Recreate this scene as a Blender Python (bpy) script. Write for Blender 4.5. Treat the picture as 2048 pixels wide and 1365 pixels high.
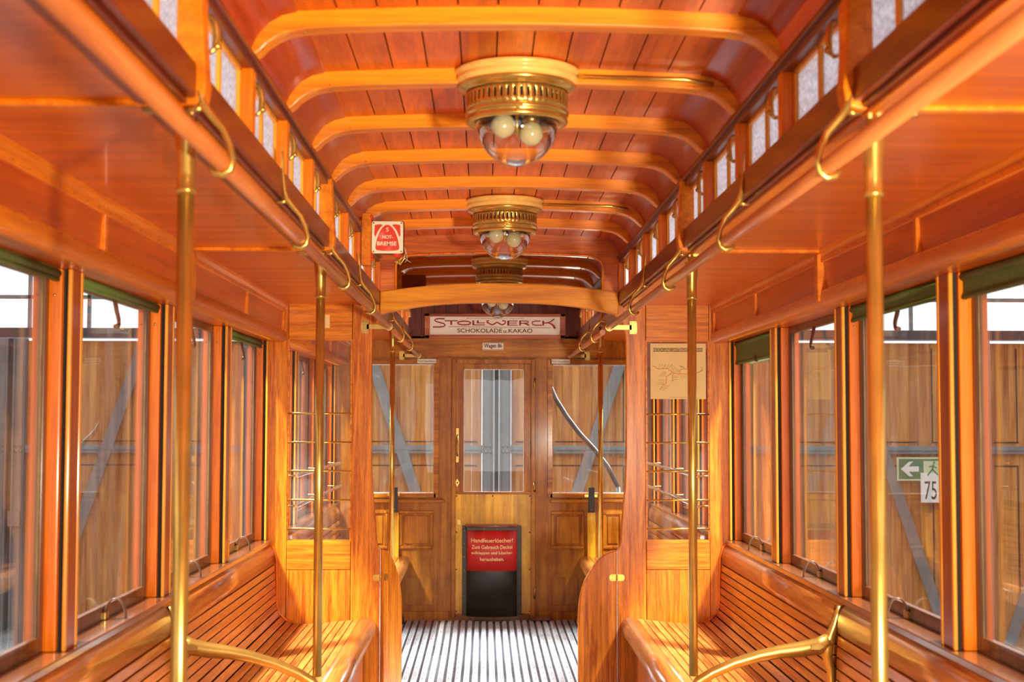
import bpy, bmesh, math, random
from mathutils import Vector, Matrix
random.seed(7)
for o in list(bpy.data.objects): bpy.data.objects.remove(o)
scn = bpy.context.scene
COL = scn.collection
PI = math.pi

# ------------------------------------------------------------------ camera
cam_d = bpy.data.cameras.new('camera'); cam = bpy.data.objects.new('camera', cam_d); COL.objects.link(cam)
cam_d.lens = 50.0; cam_d.sensor_width = 36.0; cam_d.sensor_fit = 'HORIZONTAL'
CX, CZ = -0.07, 1.36
pitch, yaw, roll = .0555, .0194, .0019
f = Vector((math.sin(yaw)*math.cos(pitch), math.cos(yaw)*math.cos(pitch), math.sin(pitch)))
r = Vector((math.cos(yaw), -math.sin(yaw), 0)); u = r.cross(f)
r2 = r*math.cos(roll)+u*math.sin(roll); u2 = -r*math.sin(roll)+u*math.cos(roll)
M = Matrix((r2, u2, -f)).transposed().to_4x4(); M.translation = (CX, 0, CZ)
cam.matrix_world = M
cam_d.clip_start = .05
cam_d.dof.use_dof = True; cam_d.dof.focus_distance = 7.4; cam_d.dof.aperture_fstop = 5.6
scn.camera = cam

# ------------------------------------------------------------------ world, lights, exposure
w = bpy.data.worlds.new('hall_daylight'); scn.world = w; w.use_nodes = True
bg = w.node_tree.nodes['Background']; bg.inputs[0].default_value = (.93, .96, 1, 1); bg.inputs[1].default_value = 2.7
vs = scn.view_settings
vs.view_transform = 'Standard'; vs.look = 'None'; vs.gamma = 1; vs.use_curve_mapping = False; vs.exposure = -0.46

def area(name, loc, target, size, power, col, sizey=None, spread=180):
    l = bpy.data.lights.new(name, 'AREA'); l.size = size; l.energy = power; l.color = col; l.spread = math.radians(spread)
    if sizey: l.shape = 'RECTANGLE'; l.size_y = sizey
    o = bpy.data.objects.new(name, l); COL.objects.link(o); o.location = loc
    d = Vector(target)-Vector(loc); o.rotation_euler = d.to_track_quat('-Z', 'Y').to_euler()
    return o
# two roof skylights of the hall, one each side of the car
for s, dx, dy in ((1, -.42, .33), (-1, .46, .34)):
    d = Vector((dx, dy, -1)).normalized()
    t = Vector((s*1.0, 6.0, .9))
    area('skylight_lamp', t-d*13, t, 1.1, 1150, (1, .97, .92), spread=50)
# roof light beyond the platform doors, falling through the platform windows on to the floor
for s in (-1, 1):
    area('platform_skylight', (s*5, 11.5, 4.6), (0, 7.9, .1), 1.6, 470, (.86, .94, 1), spread=55)
# the photographer's lamp beside the camera, low on the right
area('photo_lamp', (.86, .1, 1.08), (-.15, 5, 1.8), .17, 66, (1, .88, .68), spread=95)
# added warm fill light from behind the camera, standing in for rear daylight
area('rear_fill_light', (0, -3.8, 1.3), (0, 6, 1.6), 4.2, 30, (1, .88, .68), 2.8)

# ------------------------------------------------------------------ materials
def new_mat(name):
    m = bpy.data.materials.new(name); m.use_nodes = True
    nt = m.node_tree; b = nt.nodes['Principled BSDF']
    return m, nt, b
def N(nt, t, **k):
    n = nt.nodes.new(t)
    for a, v in k.items(): setattr(n, a, v)
    return n
def wood(name, col, axis='Y', var=.30, rough=.32, coat=.5, island=0, grain=1.0, bump=.15, wear=0, coat_r=.12):
    m, nt, b = new_mat(name); L = nt.links
    tc = N(nt, 'ShaderNodeTexCoord'); mp = N(nt, 'ShaderNodeMapping')
    sc = {'X': (1.2, 22, 22), 'Y': (22, 1.2, 22), 'Z': (22, 22, 1.2)}[axis]
    mp.inputs['Scale'].default_value = [v*grain for v in sc]
    L.new(tc.outputs['Object'], mp.inputs[0])
    add = N(nt, 'ShaderNodeVectorMath', operation='ADD')
    geo = N(nt, 'ShaderNodeNewGeometry')
    mul = N(nt, 'ShaderNodeMath', operation='MULTIPLY'); mul.inputs[1].default_value = 37.0
    L.new(geo.outputs['Random Per Island'], mul.inputs[0])
    L.new(mp.outputs[0], add.inputs[0]); L.new(mul.outputs[0], add.inputs[1])
    n1 = N(nt, 'ShaderNodeTexNoise'); n1.inputs['Scale'].default_value = 1.0; n1.inputs['Detail'].default_value = 5; n1.inputs['Distortion'].default_value = .8
    n2 = N(nt, 'ShaderNodeTexNoise'); n2.inputs['Scale'].default_value = 7.0; n2.inputs['Detail'].default_value = 3
    L.new(add.outputs[0], n1.inputs[0]); L.new(add.outputs[0], n2.inputs[0])
    wv = N(nt, 'ShaderNodeMath', operation='MULTIPLY_ADD'); wv.inputs[1].default_value = .5
    L.new(n2.outputs[0], wv.inputs[0]); L.new(n1.outputs[0], wv.inputs[2])
    cr = N(nt, 'ShaderNodeValToRGB'); e = cr.color_ramp.elements
    e[0].position = .55; e[1].position = .93
    c = Vector(col); var = var*1.35
    e[0].color = (c[0]*(1-var), c[1]*(1-var*1.5), c[2]*(1-var*1.5), 1)
    e[1].color = (min(c[0]*(1+var*.5), 1), min(c[1]*(1+var*.9), 1), min(c[2]*(1+var), 1), 1)
    L.new(wv.outputs[0], cr.inputs[0])
    out = cr.outputs[0]
    if island:
        hs = N(nt, 'ShaderNodeHueSaturation')
        ma = N(nt, 'ShaderNodeMapRange'); ma.inputs[3].default_value = 1-island; ma.inputs[4].default_value = 1+island
        L.new(geo.outputs['Random Per Island'], ma.inputs[0]); L.new(ma.outputs[0], hs.inputs['Value'])
        L.new(out, hs.inputs['Color']); out = hs.outputs[0]
    if wear:
        n3 = N(nt, 'ShaderNodeTexNoise'); n3.inputs['Scale'].default_value = 6; n3.inputs['Detail'].default_value = 8; n3.inputs['Roughness'].default_value = .7
        L.new(tc.outputs['Object'], n3.inputs[0])
        r3 = N(nt, 'ShaderNodeValToRGB'); r3.color_ramp.elements[0].position = .42; r3.color_ramp.elements[1].position = .62
        L.new(n3.outputs[0], r3.inputs[0])
        mx = N(nt, 'ShaderNodeMixRGB'); mx.blend_type = 'MULTIPLY'; mx.inputs[2].default_value = (.35, .28, .25, 1)
        inv = N(nt, 'ShaderNodeMath', operation='MULTIPLY'); inv.inputs[1].default_value = wear
        L.new(r3.outputs[0], inv.inputs[0]); L.new(inv.outputs[0], mx.inputs[0]); L.new(out, mx.inputs[1]); out = mx.outputs[0]
    L.new(out, b.inputs['Base Color'])
    b.inputs['Roughness'].default_value = rough
    b.inputs['Coat Weight'].default_value = coat*.45; b.inputs['Coat Roughness'].default_value = coat_r; b.inputs['Specular IOR Level'].default_value = .24
    if bump:
        bp = N(nt, 'ShaderNodeBump'); bp.inputs['Strength'].default_value = bump; bp.inputs['Distance'].default_value = .002
        L.new(wv.outputs[0], bp.inputs['Height']); L.new(bp.outputs[0], b.inputs['Normal'])
    return m
def plain(name, col, rough=.5, metal=0, noise=0, nscale=20, coat=0, bump=0):
    m, nt, b = new_mat(name)
    b.inputs['Base Color'].default_value = (*col, 1); b.inputs['Roughness'].default_value = rough; b.inputs['Metallic'].default_value = metal
    b.inputs['Coat Weight'].default_value = coat
    if noise:
        tc = N(nt, 'ShaderNodeTexCoord'); n = N(nt, 'ShaderNodeTexNoise'); n.inputs['Scale'].default_value = nscale; n.inputs['Detail'].default_value = 6
        nt.links.new(tc.outputs['Object'], n.inputs[0])
        cr = N(nt, 'ShaderNodeValToRGB'); cr.color_ramp.elements[0].position = .3; cr.color_ramp.elements[1].position = .7
        cr.color_ramp.elements[0].color = (*[c*(1-noise) for c in col], 1); cr.color_ramp.elements[1].color = (*[min(1, c*(1+noise*.5)) for c in col], 1)
        nt.links.new(n.outputs[0], cr.inputs[0]); nt.links.new(cr.outputs[0], b.inputs['Base Color'])
        if bump:
            bp = N(nt, 'ShaderNodeBump'); bp.inputs['Strength'].default_value = bump; bp.inputs['Distance'].default_value = .002
            nt.links.new(n.outputs[0], bp.inputs['Height']); nt.links.new(bp.outputs[0], b.inputs['Normal'])
    return m
def clear_glass(name, tint=(.97, .98, .97), dirt=.04, power=5, boost=1.0, dscale=3):
    m, nt, b = new_mat(name); L = nt.links
    nt.nodes.remove(b); out = nt.nodes['Material Output']
    tr = N(nt, 'ShaderNodeBsdfTransparent'); tr.inputs[0].default_value = (*tint, 1)
    gl = N(nt, 'ShaderNodeBsdfGlossy'); gl.inputs['Roughness'].default_value = .01
    lw_ = N(nt, 'ShaderNodeLayerWeight'); pw_ = N(nt, 'ShaderNodeMath', operation='POWER'); pw_.inputs[1].default_value = power
    fr = N(nt, 'ShaderNodeMath', operation='MULTIPLY_ADD'); fr.inputs[1].default_value = .93; fr.inputs[2].default_value = .035
    L.new(lw_.outputs['Facing'], pw_.inputs[0]); L.new(pw_.outputs[0], fr.inputs[0])
    tc = N(nt, 'ShaderNodeTexCoord')
    nb = N(nt, 'ShaderNodeTexNoise'); nb.inputs['Scale'].default_value = 2.5
    bp = N(nt, 'ShaderNodeBump'); bp.inputs['Strength'].default_value = .12; bp.inputs['Distance'].default_value = .006
    L.new(tc.outputs['Object'], nb.inputs[0]); L.new(nb.outputs[0], bp.inputs['Height']); L.new(bp.outputs[0], gl.inputs['Normal'])
    mu = N(nt, 'ShaderNodeMath', operation='MULTIPLY'); mu.inputs[1].default_value = boost; mu.use_clamp = True
    L.new(fr.outputs[0], mu.inputs[0])
    mx = N(nt, 'ShaderNodeMixShader'); L.new(mu.outputs[0], mx.inputs[0]); L.new(tr.outputs[0], mx.inputs[1]); L.new(gl.outputs[0], mx.inputs[2])
    df = N(nt, 'ShaderNodeBsdfDiffuse'); df.inputs[0].default_value = (.8, .85, .9, 1)
    mp = N(nt, 'ShaderNodeMapping'); mp.inputs['Scale'].default_value = (dscale*4, dscale*4, dscale*.5)
    nd = N(nt, 'ShaderNodeTexNoise'); nd.inputs['Scale'].default_value = 1; nd.inputs['Detail'].default_value = 8; nd.inputs['Roughness'].default_value = .7
    L.new(tc.outputs['Object'], mp.inputs[0]); L.new(mp.outputs[0], nd.inputs[0])
    cr = N(nt, 'ShaderNodeMapRange'); cr.inputs[1].default_value = .45; cr.inputs[2].default_value = .8; cr.inputs[3].default_value = dirt*.3; cr.inputs[4].default_value = dirt*4
    L.new(nd.outputs[0], cr.inputs[0])
    m2 = N(nt, 'ShaderNodeMixShader'); L.new(cr.outputs[0], m2.inputs[0]); L.new(mx.outputs[0], m2.inputs[1]); L.new(df.outputs[0], m2.inputs[2])
    L.new(m2.outputs[0], out.inputs[0])
    return m
def frosted(name):
    m, nt, b = new_mat(name); L = nt.links
    b.inputs['Base Color'].default_value = (.9, .93, .97, 1); b.inputs['Roughness'].default_value = .15
    tl = N(nt, 'ShaderNodeBsdfTranslucent'); tl.inputs[0].default_value = (.50, .52, .57, 1)
    mx = N(nt, 'ShaderNodeMixShader'); mx.inputs[0].default_value = .80
    tc = N(nt, 'ShaderNodeTexCoord'); v = N(nt, 'ShaderNodeTexVoronoi'); v.inputs['Scale'].default_value = 110
    bp = N(nt, 'ShaderNodeBump'); bp.inputs['Strength'].default_value = 1; bp.inputs['Distance'].default_value = .004
    L.new(tc.outputs['Object'], v.inputs[0]); L.new(v.outputs[0], bp.inputs['Height']); L.new(bp.outputs[0], b.inputs['Normal']); L.new(bp.outputs[0], tl.inputs['Normal'])
    cr = N(nt, 'ShaderNodeValToRGB'); cr.color_ramp.elements[0].color = (.36, .38, .43, 1); cr.color_ramp.elements[1].color = (.85, .88, .92, 1)
    cr.color_ramp.elements[0].position = .1; cr.color_ramp.elements[1].position = .75
    L.new(v.outputs[0], cr.inputs[0]); L.new(cr.outputs[0], tl.inputs[0])
    L.new(b.outputs[0], mx.inputs[1]); L.new(tl.outputs[0], mx.inputs[2])
    L.new(mx.outputs[0], nt.nodes['Material Output'].inputs[0])
    return m

W_BOARD = wood('ceiling_board_wood', (.68, .105, .003), 'Y', var=.22, island=.16, rough=.34, coat=.35, grain=1.4, bump=.3)
W_RIB = wood('rib_wood', (.86, .25, .005), 'X', var=.25, rough=.36, coat=.3)
W_COVE = wood('cove_wood', (.46, .052, .006), 'Y', var=.15, rough=.32, coat=.45, bump=.05)
W_PANEL = wood('side_ceiling_plywood', (.68, .135, .002), 'X', var=.16, rough=.3, coat=.45, bump=.04, coat_r=.1)
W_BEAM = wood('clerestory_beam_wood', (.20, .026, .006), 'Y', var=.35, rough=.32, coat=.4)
W_TRIM = wood('orange_trim_wood', (.80, .21, .004), 'Y', var=.2, rough=.32, coat=.4)
W_POST = wood('window_post_wood', (.40, .08, .010), 'Z', var=.2, rough=.3, coat=.45)
W_JAMB = wood('jamb_wood', (.84, .19, .003), 'Z', var=.2, rough=.3, coat=.4)
W_BEAD = wood('bead_wood', (.90, .37, .03), 'Z', var=.15, rough=.35, coat=.3)
W_FRIEZE = wood('frieze_wood', (.58, .098, .003), 'Y', var=.18, rough=.3, coat=.5)
W_OAKZ = wood('oak_upright', (.74, .21, .010), 'Z', var=.32, rough=.3, coat=.4, grain=2.4)
W_OAKX = wood('oak_crosswise', (.76, .23, .012), 'X', var=.28, rough=.3, coat=.4, grain=2.4)
W_ARCH = wood('arch_oak', (.86, .31, .010), 'X', var=.18, rough=.3, coat=.4)
W_BENCH = wood('bench_slat_wood', (.56, .19, .035), 'Y', var=.35, rough=.3, coat=.6, island=.10, grain=1.2)
W_NOSE = wood('bench_rail_wood', (.56, .19, .035), 'Y', var=.28, rough=.28, coat=1.3)
W_SILL = wood('sill_wood', (.22, .075, .025), 'Y', var=.2, rough=.25, coat=2)
W_SASH = wood('sash_wood', (.13, .045, .015), 'Z', var=.3, rough=.3, coat=.6)
W_END = wood('end_wall_wood', (.50, .175, .010), 'Z', var=.25, rough=.36, coat=.2, wear=.4)
W_ENDX = wood('end_wall_crosswood', (.50, .17, .010), 'X', var=.3, rough=.36, coat=.2, wear=.4)
W_GOLD = wood('gold_plywood', (.90, .48, .03), 'Z', var=.2, rough=.3, coat=.5, island=.2, wear=.35)
W_FLOOR = wood('floor_slat_wood', (.60, .60, .60), 'Y', var=.12, rough=.6, coat=0, island=.12, wear=.2)
W_HALL = wood('gate_plank_wood', (.46, .185, .042), 'Z', var=.3, rough=.55, coat=0, island=.12, grain=.6)
W_RAIL = wood('handrail_wood', (.58, .17, .04), 'Y', var=.15, rough=.28, coat=.6)
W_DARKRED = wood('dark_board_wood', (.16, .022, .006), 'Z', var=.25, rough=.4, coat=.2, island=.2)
BRASS = plain('brass', (.70, .43, .09), .24, .8, noise=.25, nscale=9)
BRASS_OLD = plain('tarnished_brass', (.50, .31, .09), .3, .93, noise=.4, nscale=14)
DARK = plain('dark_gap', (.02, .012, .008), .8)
SUBFLOOR = plain('floor_linoleum', (.24, .26, .28), .6, noise=.3)
STEEL = plain('grey_painted_steel', (.17, .175, .18), .5, 0, noise=.2, nscale=6)
IRON = plain('dark_iron', (.05, .05, .055), .45, .3)
BLACK = plain('black_leather', (.012, .012, .013), .45)
SILVER = plain('nickel_rod', (.85, .86, .88), .2, 1)
CREAM = plain('cream_enamel', (.94, .88, .60), .35, coat=.3)
CREAMP = plain('cream_plate', (.92, .86, .68), .45)
RED = plain('red_enamel', (.80, .045, .006), .3, coat=.4)
REDP = plain('red_paint', (.62, .022, .014), .45, noise=.15)
MAROON = plain('maroon_ink', (.33, .008, .015), .5)
BROWNINK = plain('brown_ink', (.12, .045, .02), .6)
BLACKINK = plain('black_ink', (.01, .01, .01), .6)
PAPER = plain('yellowed_paper', (.86, .62, .24), .6, noise=.06, nscale=5)
LINE = plain('red_line_ink', (.75, .13, .03), .6)
GREENB = plain('green_blind_cloth', (.12, .19, .035), .75, noise=.2, nscale=60)
BOXBLK = plain('worn_black_metal', (.035, .028, .02), .4, .2, noise=.5, nscale=10)
STRAP = plain('strap_leather', (.13, .07, .045), .35)
LEATHER = plain('brown_strap', (.20, .075, .03), .5)
GOLDT = plain('gold_lettering', (.88, .66, .25), .4)
PALE = plain('pale_white', (.82, .84, .86), .6, noise=.3, nscale=60)  # pale tone; around the end panes it paints leaking light
CONC = plain('hall_concrete', (.14, .135, .13), .8, noise=.3, nscale=3)
GREENS = plain('sign_green', (.02, .16, .07), .5)
WHITE = plain('white_sheet', (.80, .80, .78), .6)
BULB = plain('opal_bulb', (.62, .55, .28), .12, coat=.6)
GLASS = clear_glass('window_glass', dirt=.035, boost=1.0)
GLASSP = clear_glass('partition_glass', dirt=.03, boost=1.0)
DOME = clear_glass('dome_glass', tint=(.97, .95, .92), dirt=.012, boost=2.2, power=2.6)
FROST = frosted('frosted_glass')
mm, nt_, MB_ = new_mat('mirror_glass'); MIRROR = mm
MB_.inputs['Base Color'].default_value = (.50, .47, .42, 1); MB_.inputs['Metallic'].default_value = 1; MB_.inputs['Roughness'].default_value = .03

# ------------------------------------------------------------------ mesh builder
class B:
    def __init__(s): s.v = []; s.f = []; s.smooth = []
    def poly(s, pts, faces, sm=False):
        n = len(s.v); s.v += [tuple(p) for p in pts]
        for f_ in faces: s.f.append([i+n for i in f_]); s.smooth.append(sm)
        return s
    def box(s, x0, x1, y0, y1, z0, z1):
        if x0 > x1: x0, x1 = x1, x0
        if y0 > y1: y0, y1 = y1, y0
        if z0 > z1: z0, z1 = z1, z0
        p = [(x, y, z) for x in (x0, x1) for y in (y0, y1) for z in (z0, z1)]
        return s.poly(p, [(0, 1, 3, 2), (4, 6, 7, 5), (0, 4, 5, 1), (2, 3, 7, 6), (0, 2, 6, 4), (1, 5, 7, 3)])
    def prism(s, pts, a, b, axis='Y', sm=False):
        """pts 2D polygon; axis Y: (x,z); axis X: (y,z); axis Z: (x,y)"""
        def P(p, t):
            return {'Y': (p[0], t, p[1]), 'X': (t, p[0], p[1]), 'Z': (p[0], p[1], t)}[axis]
        n = len(pts); V = [P(p, a) for p in pts]+[P(p, b) for p in pts]
        F = [list(range(n))[::-1], [n+i for i in range(n)]]
        k = len(s.v); s.v += V
        for f_ in F: s.f.append([i+k for i in f_]); s.smooth.append(False)
        for i in range(n):
            j = (i+1) % n; s.f.append([k+i, k+j, k+n+j, k+n+i]); s.smooth.append(sm)
        return s
    def tube(s, path, rad, n=10, flat=1.0):
        path = [Vector(p) for p in path]; m = len(path)
        if not hasattr(rad, '__len__'): rad = [rad]*m
        prev = None; k = len(s.v)
        for i, p in enumerate(path):
            t = (path[min(i+1, m-1)]-path[max(i-1, 0)]).normalized()
            if prev is None:
                up = Vector((0, 1, 0)) if abs(t.y) < .9 else Vector((0, 0, 1))
                a = t.cross(up).normalized()
            else:
                a = (prev-t*prev.dot(t)).normalized()
            prev = a; b = t.cross(a)
            for j in range(n):
                an = 2*PI*j/n; s.v.append(tuple(p+a*math.cos(an)*rad[i]+b*math.sin(an)*rad[i]*flat))
        for i in range(m-1):
            for j in range(n):
                q = (j+1) % n; s.f.append([k+i*n+j, k+i*n+q, k+(i+1)*n+q, k+(i+1)*n+j]); s.smooth.append(True)
        s.f.append([k+j for j in range(n)][::-1]); s.smooth.append(False)
        s.f.append([k+(m-1)*n+j for j in range(n)]); s.smooth.append(False)
        return s
    def lathe(s, prof, c=(0, 0, 0), n=48, close=False, sm=True):
        """prof: list of (r,z)"""
        k = len(s.v); m = len(prof)
        for (r_, z) in prof:
            for j in range(n):
                a = 2*PI*j/n; s.v.append((c[0]+r_*math.cos(a), c[1]+r_*math.sin(a), c[2]+z))
        for i in range(m-1):
            for j in range(n):
                q = (j+1) % n; s.f.append([k+i*n+j, k+i*n+q, k+(i+1)*n+q, k+(i+1)*n+j]); s.smooth.append(sm)
        if close:
            s.f.append([k+j for j in range(n)][::-1]); s.smooth.append(False)
            s.f.append([k+(m-1)*n+j for j in range(n)]); s.smooth.append(False)
        return s
    def ball(s, c, r_, n=16, sz=1.0):
        prof = [(max(r_*math.sin(PI*i/n), 1e-5), -r_*sz*math.cos(PI*i/n)) for i in range(n+1)]
        return s.lathe(prof, c, n*2)
    def rivet(s, x, y, z, r_, axis='Y', d=-1):
        pts = []
        n = 8; k = len(s.v)
        for (rr, h) in ((r_, 0), (r_*.8, .5*r_), (r_*.3, .8*r_)):
            for j in range(n):
                a = 2*PI*j/n; ca, sa = rr*math.cos(a), rr*math.sin(a)
                s.v.append({'Y': (x+ca, y+d*h, z+sa), 'X': (x+d*h, y+ca, z+sa), 'Z': (x+ca, y+sa, z+d*h)}[axis])
        for i in range(2):
            for j in range(n):
                q = (j+1) % n; s.f.append([k+i*n+j, k+i*n+q, k+(i+1)*n+q, k+(i+1)*n+j]); s.smooth.append(True)
        s.f.append([k+2*n+j for j in range(n)]); s.smooth.append(True)
        return s
    def build(s, name, mat, parent=None, bevel=0, loc=None, seg=2):
        me = bpy.data.meshes.new(name); me.from_pydata(s.v, [], s.f); me.update()
        me.polygons.foreach_set('use_smooth', s.smooth)
        bm = bmesh.new(); bm.from_mesh(me); bmesh.ops.recalc_face_normals(bm, faces=bm.faces); bm.to_mesh(me); bm.free()
        me.materials.append(mat)
        o = bpy.data.objects.new(name, me); COL.objects.link(o)
        if parent: o.parent = parent
        if loc: o.location = loc
        if bevel:
            md = o.modifiers.new('bevel', 'BEVEL'); md.width = bevel; md.segments = seg; md.limit_method = 'ANGLE'; md.angle_limit = math.radians(50)
        return o
def tag(o, label, cat, group=None, kind=None):
    o['label'] = label; o['category'] = cat
    if group: o['group'] = group
    if kind: o['kind'] = kind
    return o
def thing(name, label, cat, loc=(0, 0, 0), group=None, kind=None, rotz=0):
    o = bpy.data.objects.new(name, None); COL.objects.link(o); o.location = loc; o.rotation_euler = (0, 0, rotz)
    o.empty_display_size = .05
    return tag(o, label, cat, group, kind)
def kids(o): return [c for c in bpy.data.objects if c.parent == o]
def copy_tree(o, loc=None, label=None, parent=None):
    c = o.copy(); COL.objects.link(c)
    if parent: c.parent = parent
    if loc is not None: c.location = loc
    if label: c['label'] = label
    for ch in kids(o): copy_tree(ch, parent=c)
    return c
def text(s, parent, mat, x0, x1, z0, z1, y, bold=0, name='lettering', depth=.0006, face=-1, label=None):
    """text mesh fitted into the box x0..x1, z0..z1 on plane y, facing -Y"""
    cu = bpy.data.curves.new(name, 'FONT'); cu.body = s; cu.size = 1; cu.extrude = .01; cu.offset = bold
    t = bpy.data.objects.new(name, cu); COL.objects.link(t)
    dg = bpy.context.evaluated_depsgraph_get(); dg.update()
    me = bpy.data.meshes.new_from_object(t.evaluated_get(dg)); bpy.data.objects.remove(t); bpy.data.curves.remove(cu)
    xs = [v.co.x for v in me.vertices]; ys = [v.co.y for v in me.vertices]
    a, b_, c, d = min(xs), max(xs), min(ys), max(ys)
    for v in me.vertices:
        q = v.co.copy()
        v.co = (x0+(q.x-a)/(b_-a)*(x1-x0), y+(-depth if q.z > 0 else 0), z0+(q.y-c)/(d-c)*(z1-z0))
    me.materials.clear(); me.materials.append(mat)
    o = bpy.data.objects.new(name, me); COL.objects.link(o); o.parent = parent
    if label: o['label'] = label
    return o
ORD = ['nearest the camera', 'second from the camera', 'third from the camera', 'fourth from the camera', 'fifth from the camera',
       'sixth from the camera', 'seventh from the camera', 'eighth from the camera', 'ninth from the camera', 'tenth from the camera',
       'eleventh from the camera', 'twelfth from the camera', 'thirteenth from the camera', 'fourteenth from the camera']
SIDE = {-1: 'left', 1: 'right'}

# ------------------------------------------------------------------ dimensions
YP = 6.70            # partition
YE = 9.70            # end wall
PIT = 1.055
FR = [YP-PIT*k for k in range(5, -1, -1)]     # 1.425 2.48 3.535 4.59 5.645 6.70
PFR = [6.70, 7.70, 8.70, 9.70]
RP = PIT/2
Y0 = -1.6
ZC = 2.238

# ------------------------------------------------------------------ floor
fl = B().box(-1.15, 1.15, Y0, YE+.05, -.06, 0).build('floor', SUBFLOOR)
tag(fl, 'dark floor under the slatted deck of the tram', 'floor', kind='structure')
sl = B()
y_breaks = [Y0+.1, 2.0, 5.2, 7.83, 9.08, YE-.02]
i = 0
x = -.86
while x < .87:
    off = random.uniform(-.04, .04)
    for a, b_ in zip(y_breaks[:-1], y_breaks[1:]):
        o2 = off if a not in (Y0+.1,) else 0
        sl.prism([(x, 0), (x+.030, 0), (x+.0275, .014), (x+.0025, .014)], a+o2+.0015, (b_+off if b_ < YE-.1 else b_)-.0015)
    x += .0456
slo = sl.build('floor_slats', W_FLOOR, fl)
nb = B()
x = -.86
while x < .87:
    for yy in [7.0+.165*k for k in range(17)]:
        nb.rivet(x+.015, yy+random.uniform(-.01, .01), .0138, .003, 'Z', 1)
    x += .0456
no = nb.build('slat_screws', IRON, fl)
no['kind'] = 'stuff'

# ------------------------------------------------------------------ ceiling
def camber(x): return -.012*(x/.45)**2
cl = B()
bw = .0853
k0 = -6
for k in range(-5, 6):
    xa, xb = (k-.5)*bw+.0018, (k+.5)*bw-.0018
    cl.prism([(xa, ZC+camber(xa)), (xb, ZC+camber(xb)), (xb, ZC+.02), (xa, ZC+.02)], Y0, YE)
ceil = cl.build('ceiling', W_BOARD)
tag(ceil, 'arched tram ceiling of red-brown varnished boards running lengthwise', 'ceiling', kind='structure')
B().box(-.70, .70, Y0, YE, ZC+.021, ZC+.05).build('roof_deck', DARK, ceil)
# ribs
def rib_poly():
    top = [(.575, ZC+.01), (-.575, ZC+.01)]
    bot = [(-.575, 2.128), (-.556, 2.133), (-.545, 2.141), (-.532, 2.155), (-.51, 2.170), (-.485, 2.181), (-.45, 2.187)]
    mid = [(x/100, 2.200+camber(x/100)) for x in range(-40, 41, 8)]
    return top+bot+mid+[(-a, b_) for a, b_ in bot[::-1]]
ribY = []
yy = YP-RP
while yy > -1: ribY.append(yy); yy -= RP
ribY += [YP+.5, YP+1.0, YP+1.5, YP+2.0, YP+2.5]
ribs = B()
first = None
for yv in sorted(ribY):
    if first is None:
        b = B(); b.prism(rib_poly(), -.028, .028)
        for s in (-1, 1): b.rivet(s*.455, -.029, 2.192, .0035, 'Y', -1)
        first = b.build('ceiling_rib', W_RIB, ceil, bevel=.004, loc=(0, yv, 0))
        sc_ = B()
        for s in (-1, 1): sc_.rivet(s*.455, 0, 2.186, .0045, 'Z', -1)
        sco = sc_.build('rib_screw', BRASS, first)
    else:
        copy_tree(first, loc=(0, yv, 0), parent=ceil)
# coves
for s in (-1, 1):
    pf = [(.462, ZC-.006), (.472, ZC-.016), (.50, 2.216), (.53, 2.198), (.552, 2.172), (.566, 2.142), (.570, 2.128), (.60, 2.128), (.60, ZC+.02), (.462, ZC+.02)]
    b = B(); b.prism([(s*a, z) for a, z in pf], Y0, YE, sm=True)
    b.build('ceiling_cove', W_COVE, ceil, bevel=0)
    # clerestory head moulding
    b = B(); b.box(s*.566, s*.63, Y0, YE, 2.104, 2.13); b.box(s*.556, s*.60, Y0, YE, 2.12, 2.133)
    b.build('clerestory_head', W_BEAM, ceil, bevel=.002)
    # flat side ceiling with its battens
    b = B(); b.box(s*.655, s*1.06, Y0, YE, 1.9035, 1.93)
    b.build('side_ceiling', W_PANEL, ceil)
    for yv in (1.35, 2.42, 4.50, 8.1):
        B().box(s*.60, s*1.0, yv-.014, yv+.014, 1.893, 1.906).build('ceiling_batten', W_TRIM, ceil, bevel=.004)

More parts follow.
